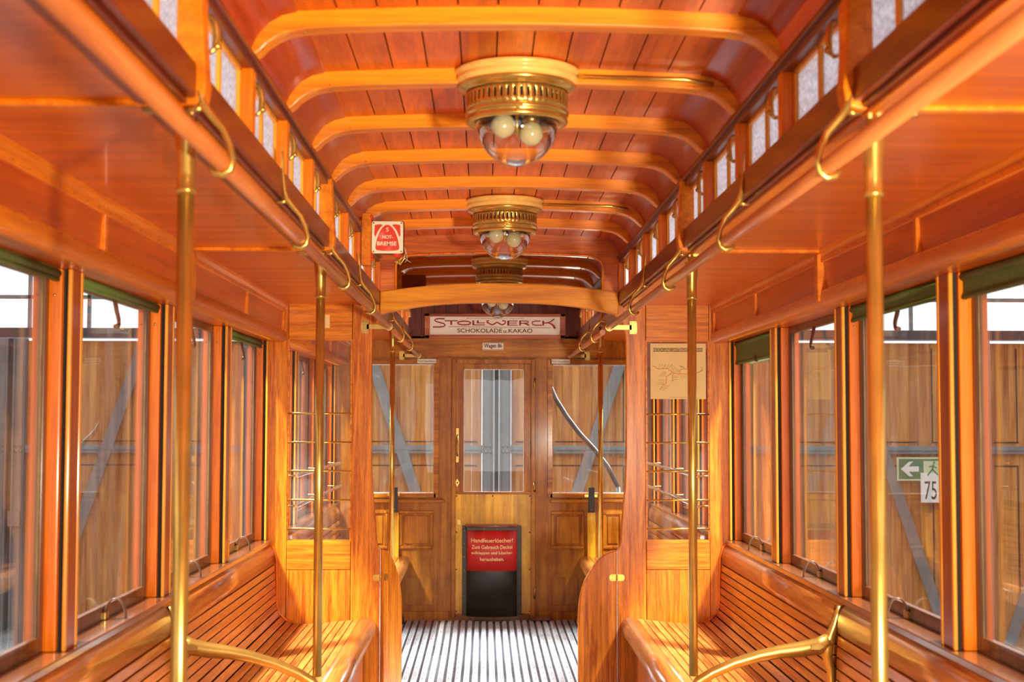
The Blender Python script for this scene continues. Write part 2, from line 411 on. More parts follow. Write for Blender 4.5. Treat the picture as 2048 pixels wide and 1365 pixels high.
# ------------------------------------------------------------------ side walls
def wall_side(s):
    nm = 'wall_'+SIDE[s]
    b = B(); b.box(s*1.10, s*1.17, Y0, YE, 0, .775)          # lower wall
    b.box(s*1.02, s*1.17, Y0, YE, 1.905, 1.95)
    b.prism([(s*1.006, 1.905), (s*1.016, 1.76), (s*1.04, 1.727), (s*1.17, 1.727), (s*1.17, 1.905)], Y0, YE)
    b.box(s*1.08, s*1.17, Y0, 1.39, .775, 1.73)
    wl = b.build(nm, W_FRIEZE)
    tag(wl, 'varnished %s side wall of the tram with frieze above the windows' % SIDE[s], 'wall', kind='structure')
    for (ya, yb, frs) in ((Y0, YP-.02, FR), (YP+.02, YE, PFR)):
        # frieze mouldings
        b = B(); b.prism([(s*.994, 1.905), (s*.996, 1.893), (s*1.004, 1.878), (s*1.012, 1.878), (s*1.012, 1.905)], ya, yb)
        b.box(s*1.000, s*1.012, ya, yb, 1.862, 1.880)
        b.build('frieze_moulding', W_TRIM, wl, bevel=.002)
        rp = [(1.02, 1.775), (1.006, 1.775), (1.001, 1.772), (1.000, 1.766), (.997, 1.752), (.997, 1.742), (1.000, 1.732), (1.006, 1.726), (1.02, 1.722), (1.045, 1.722), (1.045, 1.775)]
        b = B(); b.prism([(s*a, z) for a, z in rp], ya, yb, sm=True)
        b.build('header_moulding', W_TRIM, wl)
        b = B()
        yv = max(ya, 2.4)+.08
        while yv < yb:
            b.rivet(s*1.000, yv, 1.871, .0019, 'X', -s); b.rivet(s*1.001, yv+.02, 1.769, .0019, 'X', -s); yv += .105
        o = b.build('frieze_screws', IRON, wl); o['kind'] = 'stuff'
        for yv in frs:
            if yv > YE-.1 : continue
            if abs(yv-YP) < .01: yv = YP+.035 if ya > 6 else YP-.035
            big = abs(yv-4.59) < .01 or abs(yv-2.48) < .01
            hw = .022 if big else .013
            yc = yv-.08 if big else yv-.03
            x0 = .988 if big else 1.000
            b = B(); b.prism([(s*x0, 1.89), (s*(x0+.002), 1.74 if big else 1.76), (s*1.03, 1.735 if big else 1.76), (s*1.02, 1.895)], yc-hw, yc+hw)
            b.build('frieze_divider', W_TRIM, wl, bevel=.003)
        # sill
        b = B(); b.box(s*1.062, s*1.175, ya, yb, .778, .800)
        b.build('window_sill', W_SILL, wl, bevel=.004)
        B().box(s*1.075, s*1.11, ya, yb, .755, .778).build('sill_batten', W_POST, wl)
        # posts
        for yv in frs:
            end0 = abs(yv-YP) < .01 and ya < 6; end1 = (abs(yv-YP) < .01 and ya > 6)
            lo, hi = (-1, 1)
            if end0: lo, hi = -1, -.36
            if end1: lo, hi = .36, 1
            if yv > YE-.1: lo, hi = -1, 0
            b = B(); b.box(s*1.080, s*1.17, yv+.036*lo, yv+.036*hi, .800, 1.727)
            b.build('window_post', W_POST, wl, bevel=.003)
            for d in (-1, 1):
                if (d == 1 and hi < 1) or (d == -1 and lo > -1): continue
                B().box(s*1.078, s*1.088, yv+d*.036, yv+d*.052, .800, 1.727).build('post_bead', W_BEAD, wl, bevel=.003)
                b = B(); b.box(s*1.101, s*1.134, yv+d*.036, yv+d*.056, .800, 1.727)
                jo = b.build('post_jamb', W_JAMB, wl, bevel=.003)
                B().rivet(s*1.118, yv+d*.056, 1.662, .0045, 'Y', d).build('jamb_screw', BRASS, jo)
                B().box(s*1.088, s*1.101, yv+d*.0362, yv+d*.037, .800, 1.727).build('sash_groove', DARK, wl)
                B().box(s*1.150, s*1.17, yv+d*.036, yv+d*.06, .800, 1.727).build('outer_jamb', W_POST, wl)
    return wl
WALL = {s: wall_side(s) for s in (-1, 1)}

# ------------------------------------------------------------------ side windows
WN = [0]
def side_window(s, ya, yb, label, strap=True):
    WN[0] += 1
    g = B().box(s*1.1395, s*1.1425, ya+.02, yb-.02, .82, 1.715)
    root = thing('window_%d' % WN[0], label, 'window', (0, 0, 0), kind='structure')
    g.build('window_glass', GLASS, root)
    b = B(); x0, x1 = s*1.132, s*1.150
    b.box(x0, x1, ya, ya+.028, .80, 1.727); b.box(x0, x1, yb-.028, yb, .80, 1.727)
    b.box(x0, x1, ya+.028, yb-.028, .80, .838); b.box(x0, x1, ya+.028, yb-.028, 1.70, 1.727)
    b.build('window_frame', W_SASH, root, bevel=.002)
    b = B()
    for yy_ in (ya+.030, yb-.030): b.box(s*1.1375, s*1.1385, yy_-.003, yy_+.003, .838, 1.70)
    b.build('glazing_strip', BRASS_OLD, root)
    if strap:
        yc = (ya+yb)/2-.02
        pts = []
        for i in range(15):
            a = PI*i/14
            pts.append((s*(1.102-.030*math.cos(a)), yc, .802+.056*math.sin(a)))
        lo = B()
        k = len(lo.v)
        for (X, Y, Z) in pts:
            n = Vector((X-s*1.102, 0, (Z-.802))).normalized()
            for dy in (-.011, .011):
                for dr in (-.0016, .0016):
                    lo.v.append((X+n.x*dr, Y+dy, Z+n.z*dr))
        for i in range(14):
            a = k+i*4; c = a+4
            for (p, q) in ((0, 1), (1, 3), (3, 2), (2, 0)):
                lo.f.append([a+p, a+q, c+q, c+p]); lo.smooth.append(True)
        lo.f.append([k, k+1, k+3, k+2]); lo.smooth.append(False); k2 = k+56; lo.f.append([k2, k2+1, k2+3, k2+2]); lo.smooth.append(False)
        lf = lo.build('sash_lift', STRAP, root)
        b = B(); b.box(s*1.124, s*1.134, yc-.02, yc+.02, .80, .822)
        b.build('lift_bracket', BRASS_OLD, lf, bevel=.002)
    # finger pull hanging below the head
    yc = (ya+yb)/2
    b = B()
    for dy in (-.012, .014):
        b.tube([(s*1.124, yc+dy, 1.70), (s*1.118, yc+dy*.9, 1.668), (s*1.112, yc+dy*.7, 1.645), (s*1.108, yc+dy*.4-.012, 1.630)], .0035, 8)
    b.tube([(s*1.108, yc-.010, 1.631), (s*1.107, yc-.03, 1.622), (s*1.106, yc-.055, 1.620)], [.005, .0075, .007], 8)
    b.build('finger_pull', LEATHER, root)
    return root
def blind(s, ya, yb, drop, label):
    t = thing('roller_blind', label, 'blind', (s*1.112, (ya+yb)/2, 1.727), group='green roller blinds')
    h = (yb-ya)/2-.001
    b = B(); b.box(-.0012, .0012, -h, h, -drop+.006, 0)
    b.build('blind_cloth', GREENB, t)
    b = B(); b.tube([(0, -h, -drop+.004), (0, h, -drop+.004)], .0065, 10)
    b.build('hem_bar', GREENB, t)
    b = B(); b.tube([(0, -h, -.012), (0, h, -.012)], .0105, 14)
    b.build('roller', GREENB, t)
pos = ['nearest the camera', 'third from the dividing partition', 'second from the dividing partition', 'right before the dividing partition']
for s in (-1, 1):
    for k in range(1, 5):
        ya, yb = FR[k]+.056, FR[k+1]-.056
        side_window(s, ya, yb, '%s side window with brown sash and metal sash loop, %s' % (SIDE[s], pos[k-1]))
        dr = {-1: [.030, .028, .0, .034], 1: [.066, .05, .02, .105]}[s][k-1]
        if dr > .025:
            blind(s, ya+.001, yb-.001, dr, 'rolled-up green blind at the head of the %s side window %s' % (SIDE[s], pos[k-1]))
    for k in range(3):
        ya, yb = PFR[k]+.056, PFR[k+1]-.056
        r_ = side_window(s, ya, yb, '%s side window of the end platform, %s' % (SIDE[s], ['first behind the partition', 'middle one', 'beside the end wall'][k]), strap=False)
    g = thing('window_guard_rail', 'pair of bright metal guard bars across the %s platform windows' % SIDE[s], 'rail', (s*1.0, 8.2, .93))
    for z in (0, .15):
        B().tube([(0, -1.1, z), (0, 1.1, z)], .009, 10).build('guard_bar', SILVER, g)
    for dy in (-1.05, 0, 1.05):
        for z in (0, .15):
            B().tube([(0, dy, z), (s*.078, dy, z)], .005, 8).build('bar_bracket', BRASS_OLD, g)

# ------------------------------------------------------------------ clerestory
for s in (-1, 1):
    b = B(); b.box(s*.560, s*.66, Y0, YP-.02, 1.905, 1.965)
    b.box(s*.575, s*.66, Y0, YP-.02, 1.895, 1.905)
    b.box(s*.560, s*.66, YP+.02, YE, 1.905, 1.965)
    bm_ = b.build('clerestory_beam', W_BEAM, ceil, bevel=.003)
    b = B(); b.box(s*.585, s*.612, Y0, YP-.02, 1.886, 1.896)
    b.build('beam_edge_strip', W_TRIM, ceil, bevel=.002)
    b = B(); b.box(s*.64, s*.68, Y0, YE, 1.93, ZC+.02) if False else None
cy = sorted([y for y in ribY if 1.8 < y] + [YP])
def latch(s, yc, parent):
    b = B()
    X = s*.566
    b.tube([(s*.588, yc, 2.088), (X, yc, 2.090), (s*.560, yc, 2.078), (s*.557, yc, 2.055), (s*.560, yc, 2.032), (X, yc-.004, 2.024), (s*.588, yc, 2.028)], [.004, .0045, .006, .0075, .006, .0045, .004], 10)
    b.ball((s*.556, yc, 2.036), .0075, 8)
    b.box(s*.584, s*.588, yc-.008, yc+.008, 2.01, 2.104)
    return b.build('window_latch', BRASS, parent)
for s in (-1, 1):
    ys = cy+[YE]
    nn = 0
    for k in range(len(ys)-1):
        ya, yb = ys[k], ys[k+1]
        WN[0] += 1; 
        plat = ya > YP-.01
        if plat and yb-ya < .3 and False: continue
        where = ('%s in the row' % ORD[k]) if not plat else ('over the end platform, %s beyond the partition' % ['first', 'second', 'third', 'fourth', 'fifth', 'sixth'][k-cy.index(YP)])
        root = thing('window_%d' % WN[0], 'small frosted two-pane clerestory window on the %s, %s' % (SIDE[s], where), 'window', (0, 0, 0), kind='structure')
        x0, x1 = s*.586, s*.606
        b = B(); a_, c_ = ya+.022, yb-.022
        mid = a_+(c_-a_)*.52
        b.box(x0, x1, a_, a_+.018, 1.965, 2.104); b.box(x0, x1, c_-.018, c_, 1.965, 2.104)
        b.box(x0, x1, mid-.009, mid+.009, 1.965, 2.104); b.box(x0, x1, a_, c_, 2.086+.008, 2.106)
        b.box(x0, x1, a_, c_, 1.965, 1.974)
        b.build('window_frame', W_BEAD, root, bevel=.002)
        for p, q in ((a_+.018, mid-.009), (mid+.009, c_-.018)):
            B().box(s*.594, s*.598, p, q, 1.97, 2.096).build('frosted_pane', FROST, root)
        latch(s, ya+.075, root)
        B().box(s*.562, s*.64, ya-.022, ya+.022, 1.965, 2.105).build('window_post', W_JAMB, root, bevel=.003)
    # outer cheek keeps the roof closed above and below the panes
    b = B(); b.box(s*.606, s*.66, Y0, YE, 2.10, ZC+.02); b.box(s*.622, s*.66, Y0, 1.9, 1.98, 2.11)
    b.build('clerestory_cheek', W_BEAM, ceil)
    B().box(s*.665, s*1.25, Y0, YE+.3, 1.951, 1.962).build('roof_bounce_sheet', PALE, ceil)  # unseen pale sheet, added to keep red bounce light off the panes
    for yv in (2.42, 4.50):
        b = B(); pf = [(s*.555, 2.128), (s*.548, 2.0), (s*.543, 1.93), (s*.546, 1.908), (s*.555, 1.897), (s*.57, 1.893), (s*.60, 1.893), (s*.60, 2.128)]
        b.prism(pf, yv-.026, yv+.026)
        b.build('roof_pilaster', W_TRIM, ceil, bevel=.004)

# ------------------------------------------------------------------ partition
pt = B()
pw = {}
T0, T1 = YP-.018, YP+.018
edge = [(.545, 1.853), (.566, 1.838), (.582, 1.812), (.592, 1.775), (.597, 1.73), (.598, 1.66), (.596, 1.2), (.591, 1.05), (.583, .975), (.577, .90), (.570, .80), (.565, .772), (.552, .753)]
part = B()
for s in (-1, 1):
    part.box(s*.99, s*1.10, T0, T1, 0, 1.905); part.box(s*1.10, s*1.17, T0, T1, .775, 1.905) 
wp = part.build('wall_partition', W_OAKZ)
tag(wp, 'oak dividing partition with arched doorway and two glazed side panels', 'wall', kind='structure')
for s in (-1, 1):
    poly = [(s*.69, 0), (s*.69, 1.905), (s*.56, 1.905)]+[(s*a, z) for a, z in edge]+[(s*.552, 0)]
    b = B(); b.prism(poly, T0, T1)
    b.build('doorway_stile', W_OAKZ, wp, bevel=.005)
    B().box(s*.692, s*.988, T0, T1, 1.737, 1.905).build('top_rail', W_OAKX, wp, bevel=.0015)
    B().box(s*.692, s*.988, T0, T1, .663, .793).build('lock_rail', W_OAKX, wp, bevel=.0015)
    B().box(s*.692, s*.988, T0+.001, T1, 0, .661).build('lower_panel', W_OAKZ, wp, bevel=.0015)
    B().box(s*.692, s*.988, YP-.002, YP+.002, .793, 1.737).build('partition_glass', GLASSP, wp)
    b = B()
    for (xa, xb, za, zb) in ((.69, .697, .793, 1.737), (.983, .99, .793, 1.737), (.697, .983, .793, .800), (.697, .983, 1.730, 1.737)):
        b.box(s*xa, s*xb, T0+.004, T0+.012, za, zb)
    b.build('glazing_bead', W_OAKX, wp)
    gr = B()
    for z in (1.388, 1.254, 1.120, .985, .851):
        o = B().tube([(s*.692, T0+.006, z), (s*.988, T0+.006, z)], .0048, 10).build('brass_bar', BRASS, wp)
    # curved ornamental end moulding beside the backrest
    pth = [(1.078, .80), (1.05, .765), (1.034, .715), (1.030, .60), (1.030, .50), (1.018, .462), (.985, .43), (.95, .418)]
    b = B(); b.tube([(s*a, T0-.004, z) for a, z in pth], .006, 8)
    b.build('bench_end_moulding', W_JAMB, wp)
    # cross strip joining wing
    b = B(); b.box(s*.5505, s*.5535, T0-.0008, T0+.004, .03, .752)
    b.build('joint_line', PALE, wp)
wp_ = [(0, -.003), (-.03, -.010), (-.055, -.022), (-.081, -.041), (-.112, -.078), (-.135, -.115), (-.152, -.145), (-.165, -.185), (-.174, -.225), (-.179, -.265), (-.181, -.32), (-.181, -.70), (0, -.70)]
for s in (-1, 1):
    w_ = thing('partition_wing', {1: 'low curved oak wing panel closed across the right of the doorway', -1: 'low curved oak wing panel folded back on the left of the doorway'}[s], 'panel',
               (s*.551, YP, .755), rotz=(0 if s == 1 else math.radians(64)))
    b = B(); b.prism([(s*a, z) for a, z in wp_], -.016, .016)
    b.build('panel', W_OAKZ, w_, bevel=.006, seg=3)
    b = B(); b.prism([(s*-.002, -.145), (s*-.026, -.145), (s*-.034, -.138), (s*-.034, -.122), (s*-.026, -.115), (s*-.002, -.115)], -.019, -.016)
    b.rivet(s*-.022, -.019, -.138, .002); b.rivet(s*-.022, -.019, -.122, .002)
    b.build('hinge_leaf', BRASS, w_)
    b = B(); b.prism([(s*.553, .610), (s*.579, .610), (s*.587, .617), (s*.587, .633), (s*.579, .640), (s*.553, .640)], T0-.003, T0)
    b.tube([(s*.5515, T0-.004, .612), (s*.5515, T0-.004, .638)], .0042, 8)
    b.build('hinge_leaf', BRASS, wp)
# arch header
def arch_bot(x): return 1.911-.058*abs(x/.56)**2.6
def arch_top(x): return 2.003-.044*abs(x/.56)**2.2
xs = [-.56+1.12*i/40 for i in range(41)]
b = B(); b.prism([(x, arch_top(x)) for x in xs]+[(x, arch_bot(x)) for x in xs[::-1]], YP-.050, YP+.02)
b.build('doorway_arch', W_ARCH, wp, bevel=.006, seg=3)
b = B()
for s in (-1, 1):
    b.prism([(s*.56, 1.905), (s*.56, 1.958), (s*.66, 1.958), (s*.66, 1.905)], T0, T1)
b.prism([(x, arch_top(x)-.01) for x in xs]+[(.60, 1.95), (.60, ZC+.01), (-.60, ZC+.01), (-.60, 1.95)], YP-.012, YP+.02)
b.build('upper_bulkhead', W_ENDX if False else wood('bulkhead_board', (.66, .15, .022), 'X', var=.3, rough=.32, coat=.4, grain=1.2), wp)
# mirror
def rr(hw, zt, zb, rad, n=8):
    pts = []
    for i in range(n+1):
        a = PI/2*i/n; pts.append((hw-rad+rad*math.cos(PI/2-a)*1.0, zt-rad*.62+rad*.62*math.sin(PI/2-a)))
    top = [(x, z) for x, z in pts]          # from top to right side
    # camber of the top edge
    R = [(hw-rad-(hw-rad)*k/6, 0) for k in range(6)]
    full = []
    for k in range(13):
        x = -(hw-rad)+2*(hw-rad)*k/12; full.append((x, zt+.012*(1-(x/(hw-rad))**2)))
    full = [(-x, z) for x, z in top[::-1]][:-1]+full+top[1:]
    return full
mir = thing('mirror', 'wide dark mirror with rounded corners above the doorway arch', 'mirror', (0, YP-.016, 2.0))
loop = rr(.484, 2.133, 0, .085)
inner = [(x, z-2.0) for x, z in loop]+[(.484, arch_top(.484)-.004-2.0)]+[(x, arch_top(x)-.004-2.0) for x in [.4, .3, .2, .1, 0, -.1, -.2, -.3, -.4]]+[(-.484, arch_top(.484)-.004-2.0)]
B().prism(inner, -.003, .001).build('mirror_glass', MIRROR, mir)
edgepath = [(-.488, -.006, arch_top(.488)-2.0+.004)]+[(x*1.008, -.006, z-2.0+.003) for x, z in loop]+[(.488, -.006, arch_top(.488)-2.0+.004)]
B().tube(edgepath, .0055, 8).build('mirror_frame', W_JAMB, mir)
t = thing('class_numeral', 'pale gold roman numeral on the partition panel left of the doorway', 'sign', (-.81, T0, 1.79))
text('I', t, GOLDT, -.013, .013, 0, .062, -.0005, bold=.03, name='numeral')
B().box(-.0135, .0135, -.0015, 0, 0, .006).build('numeral_serif', GOLDT, t); B().box(-.0135, .0135, -.0015, 0, .056, .062).build('numeral_serif', GOLDT, t)

# ------------------------------------------------------------------ benches
prof = [(.642, .4375), (.70, .430), (.76, .424), (.82, .419), (.88, .4145), (.93, .414), (.965, .419), (.992, .430), (1.012, .447), (1.024, .470), (1.030, .50), (1.033, .55), (1.035, .60), (1.038, .65), (1.0405, .688)]
def resample(pts, pitch):
    L = [0]
    for a, b_ in zip(pts[:-1], pts[1:]): L.append(L[-1]+math.hypot(b_[0]-a[0], b_[1]-a[1]))
    n = max(1, round(L[-1]/pitch)); out = []
    for k in range(n+1):
        d = L[-1]*k/n
        for i in range(len(L)-1):
            if L[i+1] >= d-1e-9:
                t_ = (d-L[i])/(L[i+1]-L[i]); out.append((pts[i][0]+(pts[i+1][0]-pts[i][0])*t_, pts[i][1]+(pts[i+1][1]-pts[i][1])*t_)); break
    return out
def bench(s, ya, yb, label, low=False):
    h = (yb-ya)/2
    t = thing('bench', label, 'bench', (s*.80, (ya+yb)/2, 0), group='slatted wooden benches along the walls')
    P = resample(prof, .0355)
    seat, back = B(), B()
    for i in range(len(P)-1):
        (x0, z0), (x1, z1) = P[i], P[i+1]
        dx, dz = x1-x0, z1-z0; l = math.hypot(dx, dz); tx, tz = dx/l, dz/l; nx, nz = tz, -tx     # outward (away from sitter)
        g = .0022
        a = (x0+tx*g, z0+tz*g); c = (x1-tx*g, z1-tz*g)
        th = .014
        q = [a, c, (c[0]+nx*th, c[1]+nz*th), (a[0]+nx*th, a[1]+nz*th)]
        (seat if (x0+x1)/2 < 1.0 else back).prism([(s*u_[0]-s*.80, u_[1]) for u_ in q], -h+.003, h-.003)
    seat.build('seat_slats', W_BENCH, t, bevel=.0022)
    back.build('backrest_slats', W_BENCH, t, bevel=.0022)
    pf = [(1.0405, .6925), (1.040, .712), (1.042, .735), (1.047, .755), (1.055, .770), (1.066, .779), (1.078, .779), (1.092, .772), (1.092, .6925)]
    B().prism([(s*(a-.80), z) for a, z in pf], -h+.002, h-.002, sm=True).build('top_rail', W_NOSE, t)
    pf = [(.640, .4395), (.622, .4425), (.604, .4415), (.588, .436), (.576, .425), (.569, .409), (.568, .392), (.573, .372), (.584, .356), (.60, .346), (.64, .342)]
    B().prism([(s*(a-.80), z) for a, z in pf], -h+.002, h-.002, sm=True).build('front_rail', W_NOSE, t)
    # under frame
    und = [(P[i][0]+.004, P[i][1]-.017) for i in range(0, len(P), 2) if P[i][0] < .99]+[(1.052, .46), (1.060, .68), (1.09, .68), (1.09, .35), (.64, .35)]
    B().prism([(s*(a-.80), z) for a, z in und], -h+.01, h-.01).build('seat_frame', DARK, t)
    if low:
        for dy in (-h+.25, h-.25):
            b = B(); b.tube([(s*(1.05-.8), dy, .33), (s*(.85-.8), dy, .33), (s*(.68-.8), dy, .30), (s*(.635-.8), dy, .20), (s*(.62-.8), dy, .10), (s*(.60-.8), dy, .02)], [.014, .014, .016, .018, .016, .014], 8)
            b.build('bracket_leg', IRON, t)
    else:
        B().box(s*(.625-.8), s*(.645-.8), -h+.004, h-.004, .0, .343).build('front_panel', W_POST, t)
    return t
for s in (-1, 1):
    bench(s, 2.445, 4.487, 'nearer slatted bench along the %s side windows' % SIDE[s])
    bench(s, 4.527, YP-.022, 'slatted bench on the %s ending at the oak partition' % SIDE[s])
    bench(s, 7.30, YE-.02, 'sunlit slatted bench on the %s of the end platform' % SIDE[s], low=True)

# ------------------------------------------------------------------ armrests
def armrest(s, yv, label):
    t = thing('armrest', label, 'armrest', (s*.80, yv, .44))
    L = lambda pts: [(s*(a-.80), 0, z-.44) for a, z in pts]
    b = B(); b.tube(L([(1.018, .668), (.985, .650), (.93, .640), (.86, .632), (.80, .620), (.72, .597), (.65, .567), (.605, .540), (.578, .505), (.566, .46), (.562, .40)]),
                    [.024, .027, .025, .021, .019, .0175, .017, .017, .016, .014, .0125], 14, flat=.8)
    b.build('arm', BRASS, t)
    b = B(); b.tube(L([(1.052, .775), (1.045, .745), (1.036, .715), (1.024, .685), (1.012, .655), (1.013, .62), (1.022, .58), (1.024, .54), (1.020, .50), (1.012, .462)]),
                    [.007, .010, .012, .016, .022, .017, .0125, .011, .010, .011], 14, flat=.8)
    b.build('back_strut', BRASS, t)
    b = B(); b.prism([(s*(.955-.8), .641-.44), (s*(.985-.8), .640-.44), (s*(1.0-.8), .652-.44), (s*(.985-.8), .664-.44), (s*(.955-.8), .657-.44)], -.0245, -.018)
    b.build('arm_recess', BRASS_OLD, t, bevel=.002)
for s in (-1, 1):
    armrest(s, 4.507, 'curved brass armrest dividing the %s benches' % SIDE[s])

# ------------------------------------------------------------------ poles
def pole(s, yv, label, zb=.44, X=.592):
    t = thing('grab_pole', label, 'pole', (s*X, yv, zb), group='brass grab poles')
    z = lambda v: v-zb
    B().tube([(0, 0, z(zb)), (0, 0, z(1.76))], .0142, 20).build('pole', BRASS, t)
    B().lathe([(.0142, z(1.745)), (.0175, z(1.747)), (.0175, z(1.752)), (.0155, z(1.754)), (.0158, z(1.78)), (.0172, z(1.81)), (.0200, z(1.84)), (.0218, z(1.858)), (.0218, z(1.864)), (.012, z(1.867)), (.012, z(1.892))], (0, 0, 0), 28, close=True).build('top_socket', BRASS, t)
    b = B(); b.box(-s*.012, s*.055, -.011, .011, z(1.880), z(1.890)); b.box(s*.05, s*.075, -.014, .014, z(1.884), z(1.893))
    b.build('top_bracket', BRASS_OLD, t, bevel=.002)
    return t
for s in (-1, 1):
    pole(s, 2.42, 'blurred brass grab pole nearest the camera on the %s' % SIDE[s], zb=.0, X=.580 if s < 0 else .60)
    pole(s, 4.507, 'brass grab pole meeting the armrest on the %s bench' % SIDE[s], zb=.558, X=.590)
    pole(s, 8.1, 'distant brass grab pole on the %s of the end platform' % SIDE[s], zb=.4435, X=.592)

# ------------------------------------------------------------------ handrails
HK = [(.562, 2.012), (.5605, 1.985), (.559, 1.95), (.556, 1.915), (.549, 1.893), (.534, 1.874), (.515, 1.852), (.503, 1.825), (.498, 1.800), (.502, 1.783), (.514, 1.7745), (.529, 1.777), (.536, 1.786)]
HR = [.002, .0035, .0045, .0065, .0085, .0068, .0062, .0062, .0062, .006, .006, .0055, .004]
def handrail(s, ya, yb, hooks, label, XR=.517, ZR=1.796, far=True):
    t = thing('handrail', label, 'handrail', (s*XR, ya, ZR))
    B().tube([(0, 0, 0), (0, yb-ya, 0)], .0145, 20).build('rail', W_RAIL, t)
    for yv in hooks:
        b = B(); b.tube([(s*(a-XR), yv-ya, z-ZR) for a, z in HK], HR, 10, flat=1.0)
        b.tube([(s*(.550-XR), yv-ya, 1.890-ZR), (s*(.562-XR), yv-ya, 1.886-ZR), (s*(.574-XR), yv-ya, 1.887-ZR)], [.007, .0045, .003], 8)
        b.build('rail_hook', BRASS, t)
    if far:
        b = B(); Yb = yb-ya
        b.tube([(0, Yb-.012, 0), (0, Yb+.006, 0)], .0185, 20)
        b.box(s*.01, s*.105, Yb-.010, Yb-.002, -.011, .011)
        b.box(s*.095, s*.118, Yb-.010, Yb+.008, -.011, .011)
        b.prism([(s*.098, -.03), (s*.128, -.03), (s*.132, -.02), (s*.132, .02), (s*.128, .03), (s*.098, .03)], Yb+.004, Yb+.008)
        for dz in (-.024, .024):
            for dx in (.104, .122): b.rivet(s*dx, Yb+.004, dz, .0025)
        b.build('end_bracket', BRASS_OLD, t)
for s in (-1, 1):
    handrail(s, .3, YP-.026, [2.40, 3.43, 4.50, 5.56], 'long wooden handrail in brass hooks under the %s roof beam' % SIDE[s])
    handrail(s, 7.05, YE-.03, [7.55, 8.5], 'short wooden handrail over the %s of the end platform' % SIDE[s])

# ------------------------------------------------------------------ ceiling lamps
def lamp(yv, label, cond=True, dz=0):
    zt = 2.236
    t = thing('ceiling_light', label, 'lamp', (0.010, yv, zt+dz), group='brass ceiling lights')
    B().lathe([(.02, 0), (.153, 0), (.158, -.003), (.159, -.008), (.157, -.013), (.1525, -.016), (.1525, -.020), (.1545, -.024), (.1545, -.029), (.150, -.033), (.148, -.037), (.02, -.037)], n=72).build('wooden_ring', wood('lamp_ring_wood', (.94, .56, .13), 'X', var=.08, rough=.3, coat=.5) if 'lamp_ring_wood' not in bpy.data.materials else bpy.data.materials['lamp_ring_wood'], t)
    B().lathe([(.02, -.0372), (.147, -.0372), (.149, -.042), (.146, -.048), (.132, -.052), (.1285, -.056)], n=72).build('brass_flange', BRASS, t)
    # pierced collar: built as grid with slots left out
    n = 144; R = .1275; zz = [-.056, -.066, -.089, -.107]
    b = B(); k = 0
    for z in zz:
        for j in range(n):
            a = 2*PI*j/n; b.v.append((R*math.cos(a), R*math.sin(a), z))
    for i in range(3):
        for j in range(n):
            if i == 1 and (j % 3 == 1): continue
            q = (j+1) % n; b.f.append([i*n+j, i*n+q, (i+1)*n+q, (i+1)*n+j]); b.smooth.append(True)
    for a in [2*PI*(j*8.25+4)/n for j in range(16)]:
        pass
    o = b.build('pierced_collar', BRASS, t)
    md = o.modifiers.new('thick', 'SOLIDIFY'); md.thickness = .002; md.offset = -1
    B().lathe([(.118, -.058), (.118, -.106)], n=48).build('inner_shade', DARK, t)
    B().lathe([(.1275, -.105), (.1300, -.107), (.1300, -.113), (.127, -.116), (.1265, -.124), (.128, -.127), (.127, -.133), (.117, -.135), (.104, -.130), (.102, -.122), (.116, -.112), (.12, -.105)], n=72).build('lower_rim', BRASS, t)
    b = B(); b.box(-.012, .012, -.136, -.128, -.116, -.110); b.box(-.004, .004, -.134, -.128, -.128, -.105)
    b.build('rim_catch', BRASS, t, bevel=.001)
    prof_ = [(.1025*math.cos(a), -.132-.108*math.sin(a)) for a in [PI/2*i/16 for i in range(16)]]+[(.002, -.240)]
    B().lathe(prof_, n=64).build('glass_dome', DOME, t)
    for (bx, by, bz) in ((-.035, -.02, -.142), (.036, .02, -.154)):
        bo = B().ball((bx, by, bz), .031, 14).build('bulb', BULB, t)
        B().lathe([(.012, 0), (.020, .004), (.022, .010), (.020, .03), (.014, .034), (.014, .06)], (bx, by, bz+.024), 20, close=True).build('bulb_socket', BRASS_OLD, bo)
    B().tube([(0, 0, -.09), (0, 0, -.165)], [.005, .004], 8).build('centre_pin', BRASS, t)
    B().lathe([(.002, -.085), (.118, -.088), (.118, -.0885), (.002, -.087)], n=40).build('reflector', BRASS, t)
    if cond:
        b = B(); b.tube([(.150, -.034, -.020), (.42, -.034, -.026), (.49, -.034, -.038)], .0062, 10)
        b.build('conduit', BRASS, t)
    return t
lamp(ribY[5], 'round brass ceiling light with clear glass dome, larger one nearest the camera')
lamp(ribY[1], 'round brass ceiling light with clear glass dome, in front of the mirror')
lamp(8.70, 'ceiling light in the end platform, its dome just below the arch', cond=False, dz=-.012)

# ------------------------------------------------------------------ emergency brake
t = thing('emergency_brake', 'cream and red emergency brake sign plate on a wooden block, upper left', 'sign', (-.517, 5.63, 1.97))
B().box(-.040, -.002, -.03, .03, 0, .208).build('wooden_block', W_TRIM, t, bevel=.003)
def rrect(x0, x1, z0, z1, r_, n=5):
    P = []
    for (cx, cz, a0) in ((x1-r_, z1-r_, 0), (x0+r_, z1-r_, 90), (x0+r_, z0+r_, 180), (x1-r_, z0+r_, 270)):
        for i in range(n+1):
            a = math.radians(a0+90*i/n); P.append((cx+r_*math.cos(a), cz+r_*math.sin(a)))
    return P
B().prism(rrect(.006, .124, .052, .176, .012), -.022, -.004).build('brake_box', RED, t, bevel=.002)
B().prism(rrect(.002, .128, .045, .180, .010), -.004, 0).build('back_board', W_BEAM, t)
B().prism(rrect(.000, .124, .047, .175, .008), -.028, -.022).build('sign_plate', CREAM, t, bevel=.001)
tri = []
pts3 = [(.016, .064), (.108, .064), (.066, .168)]
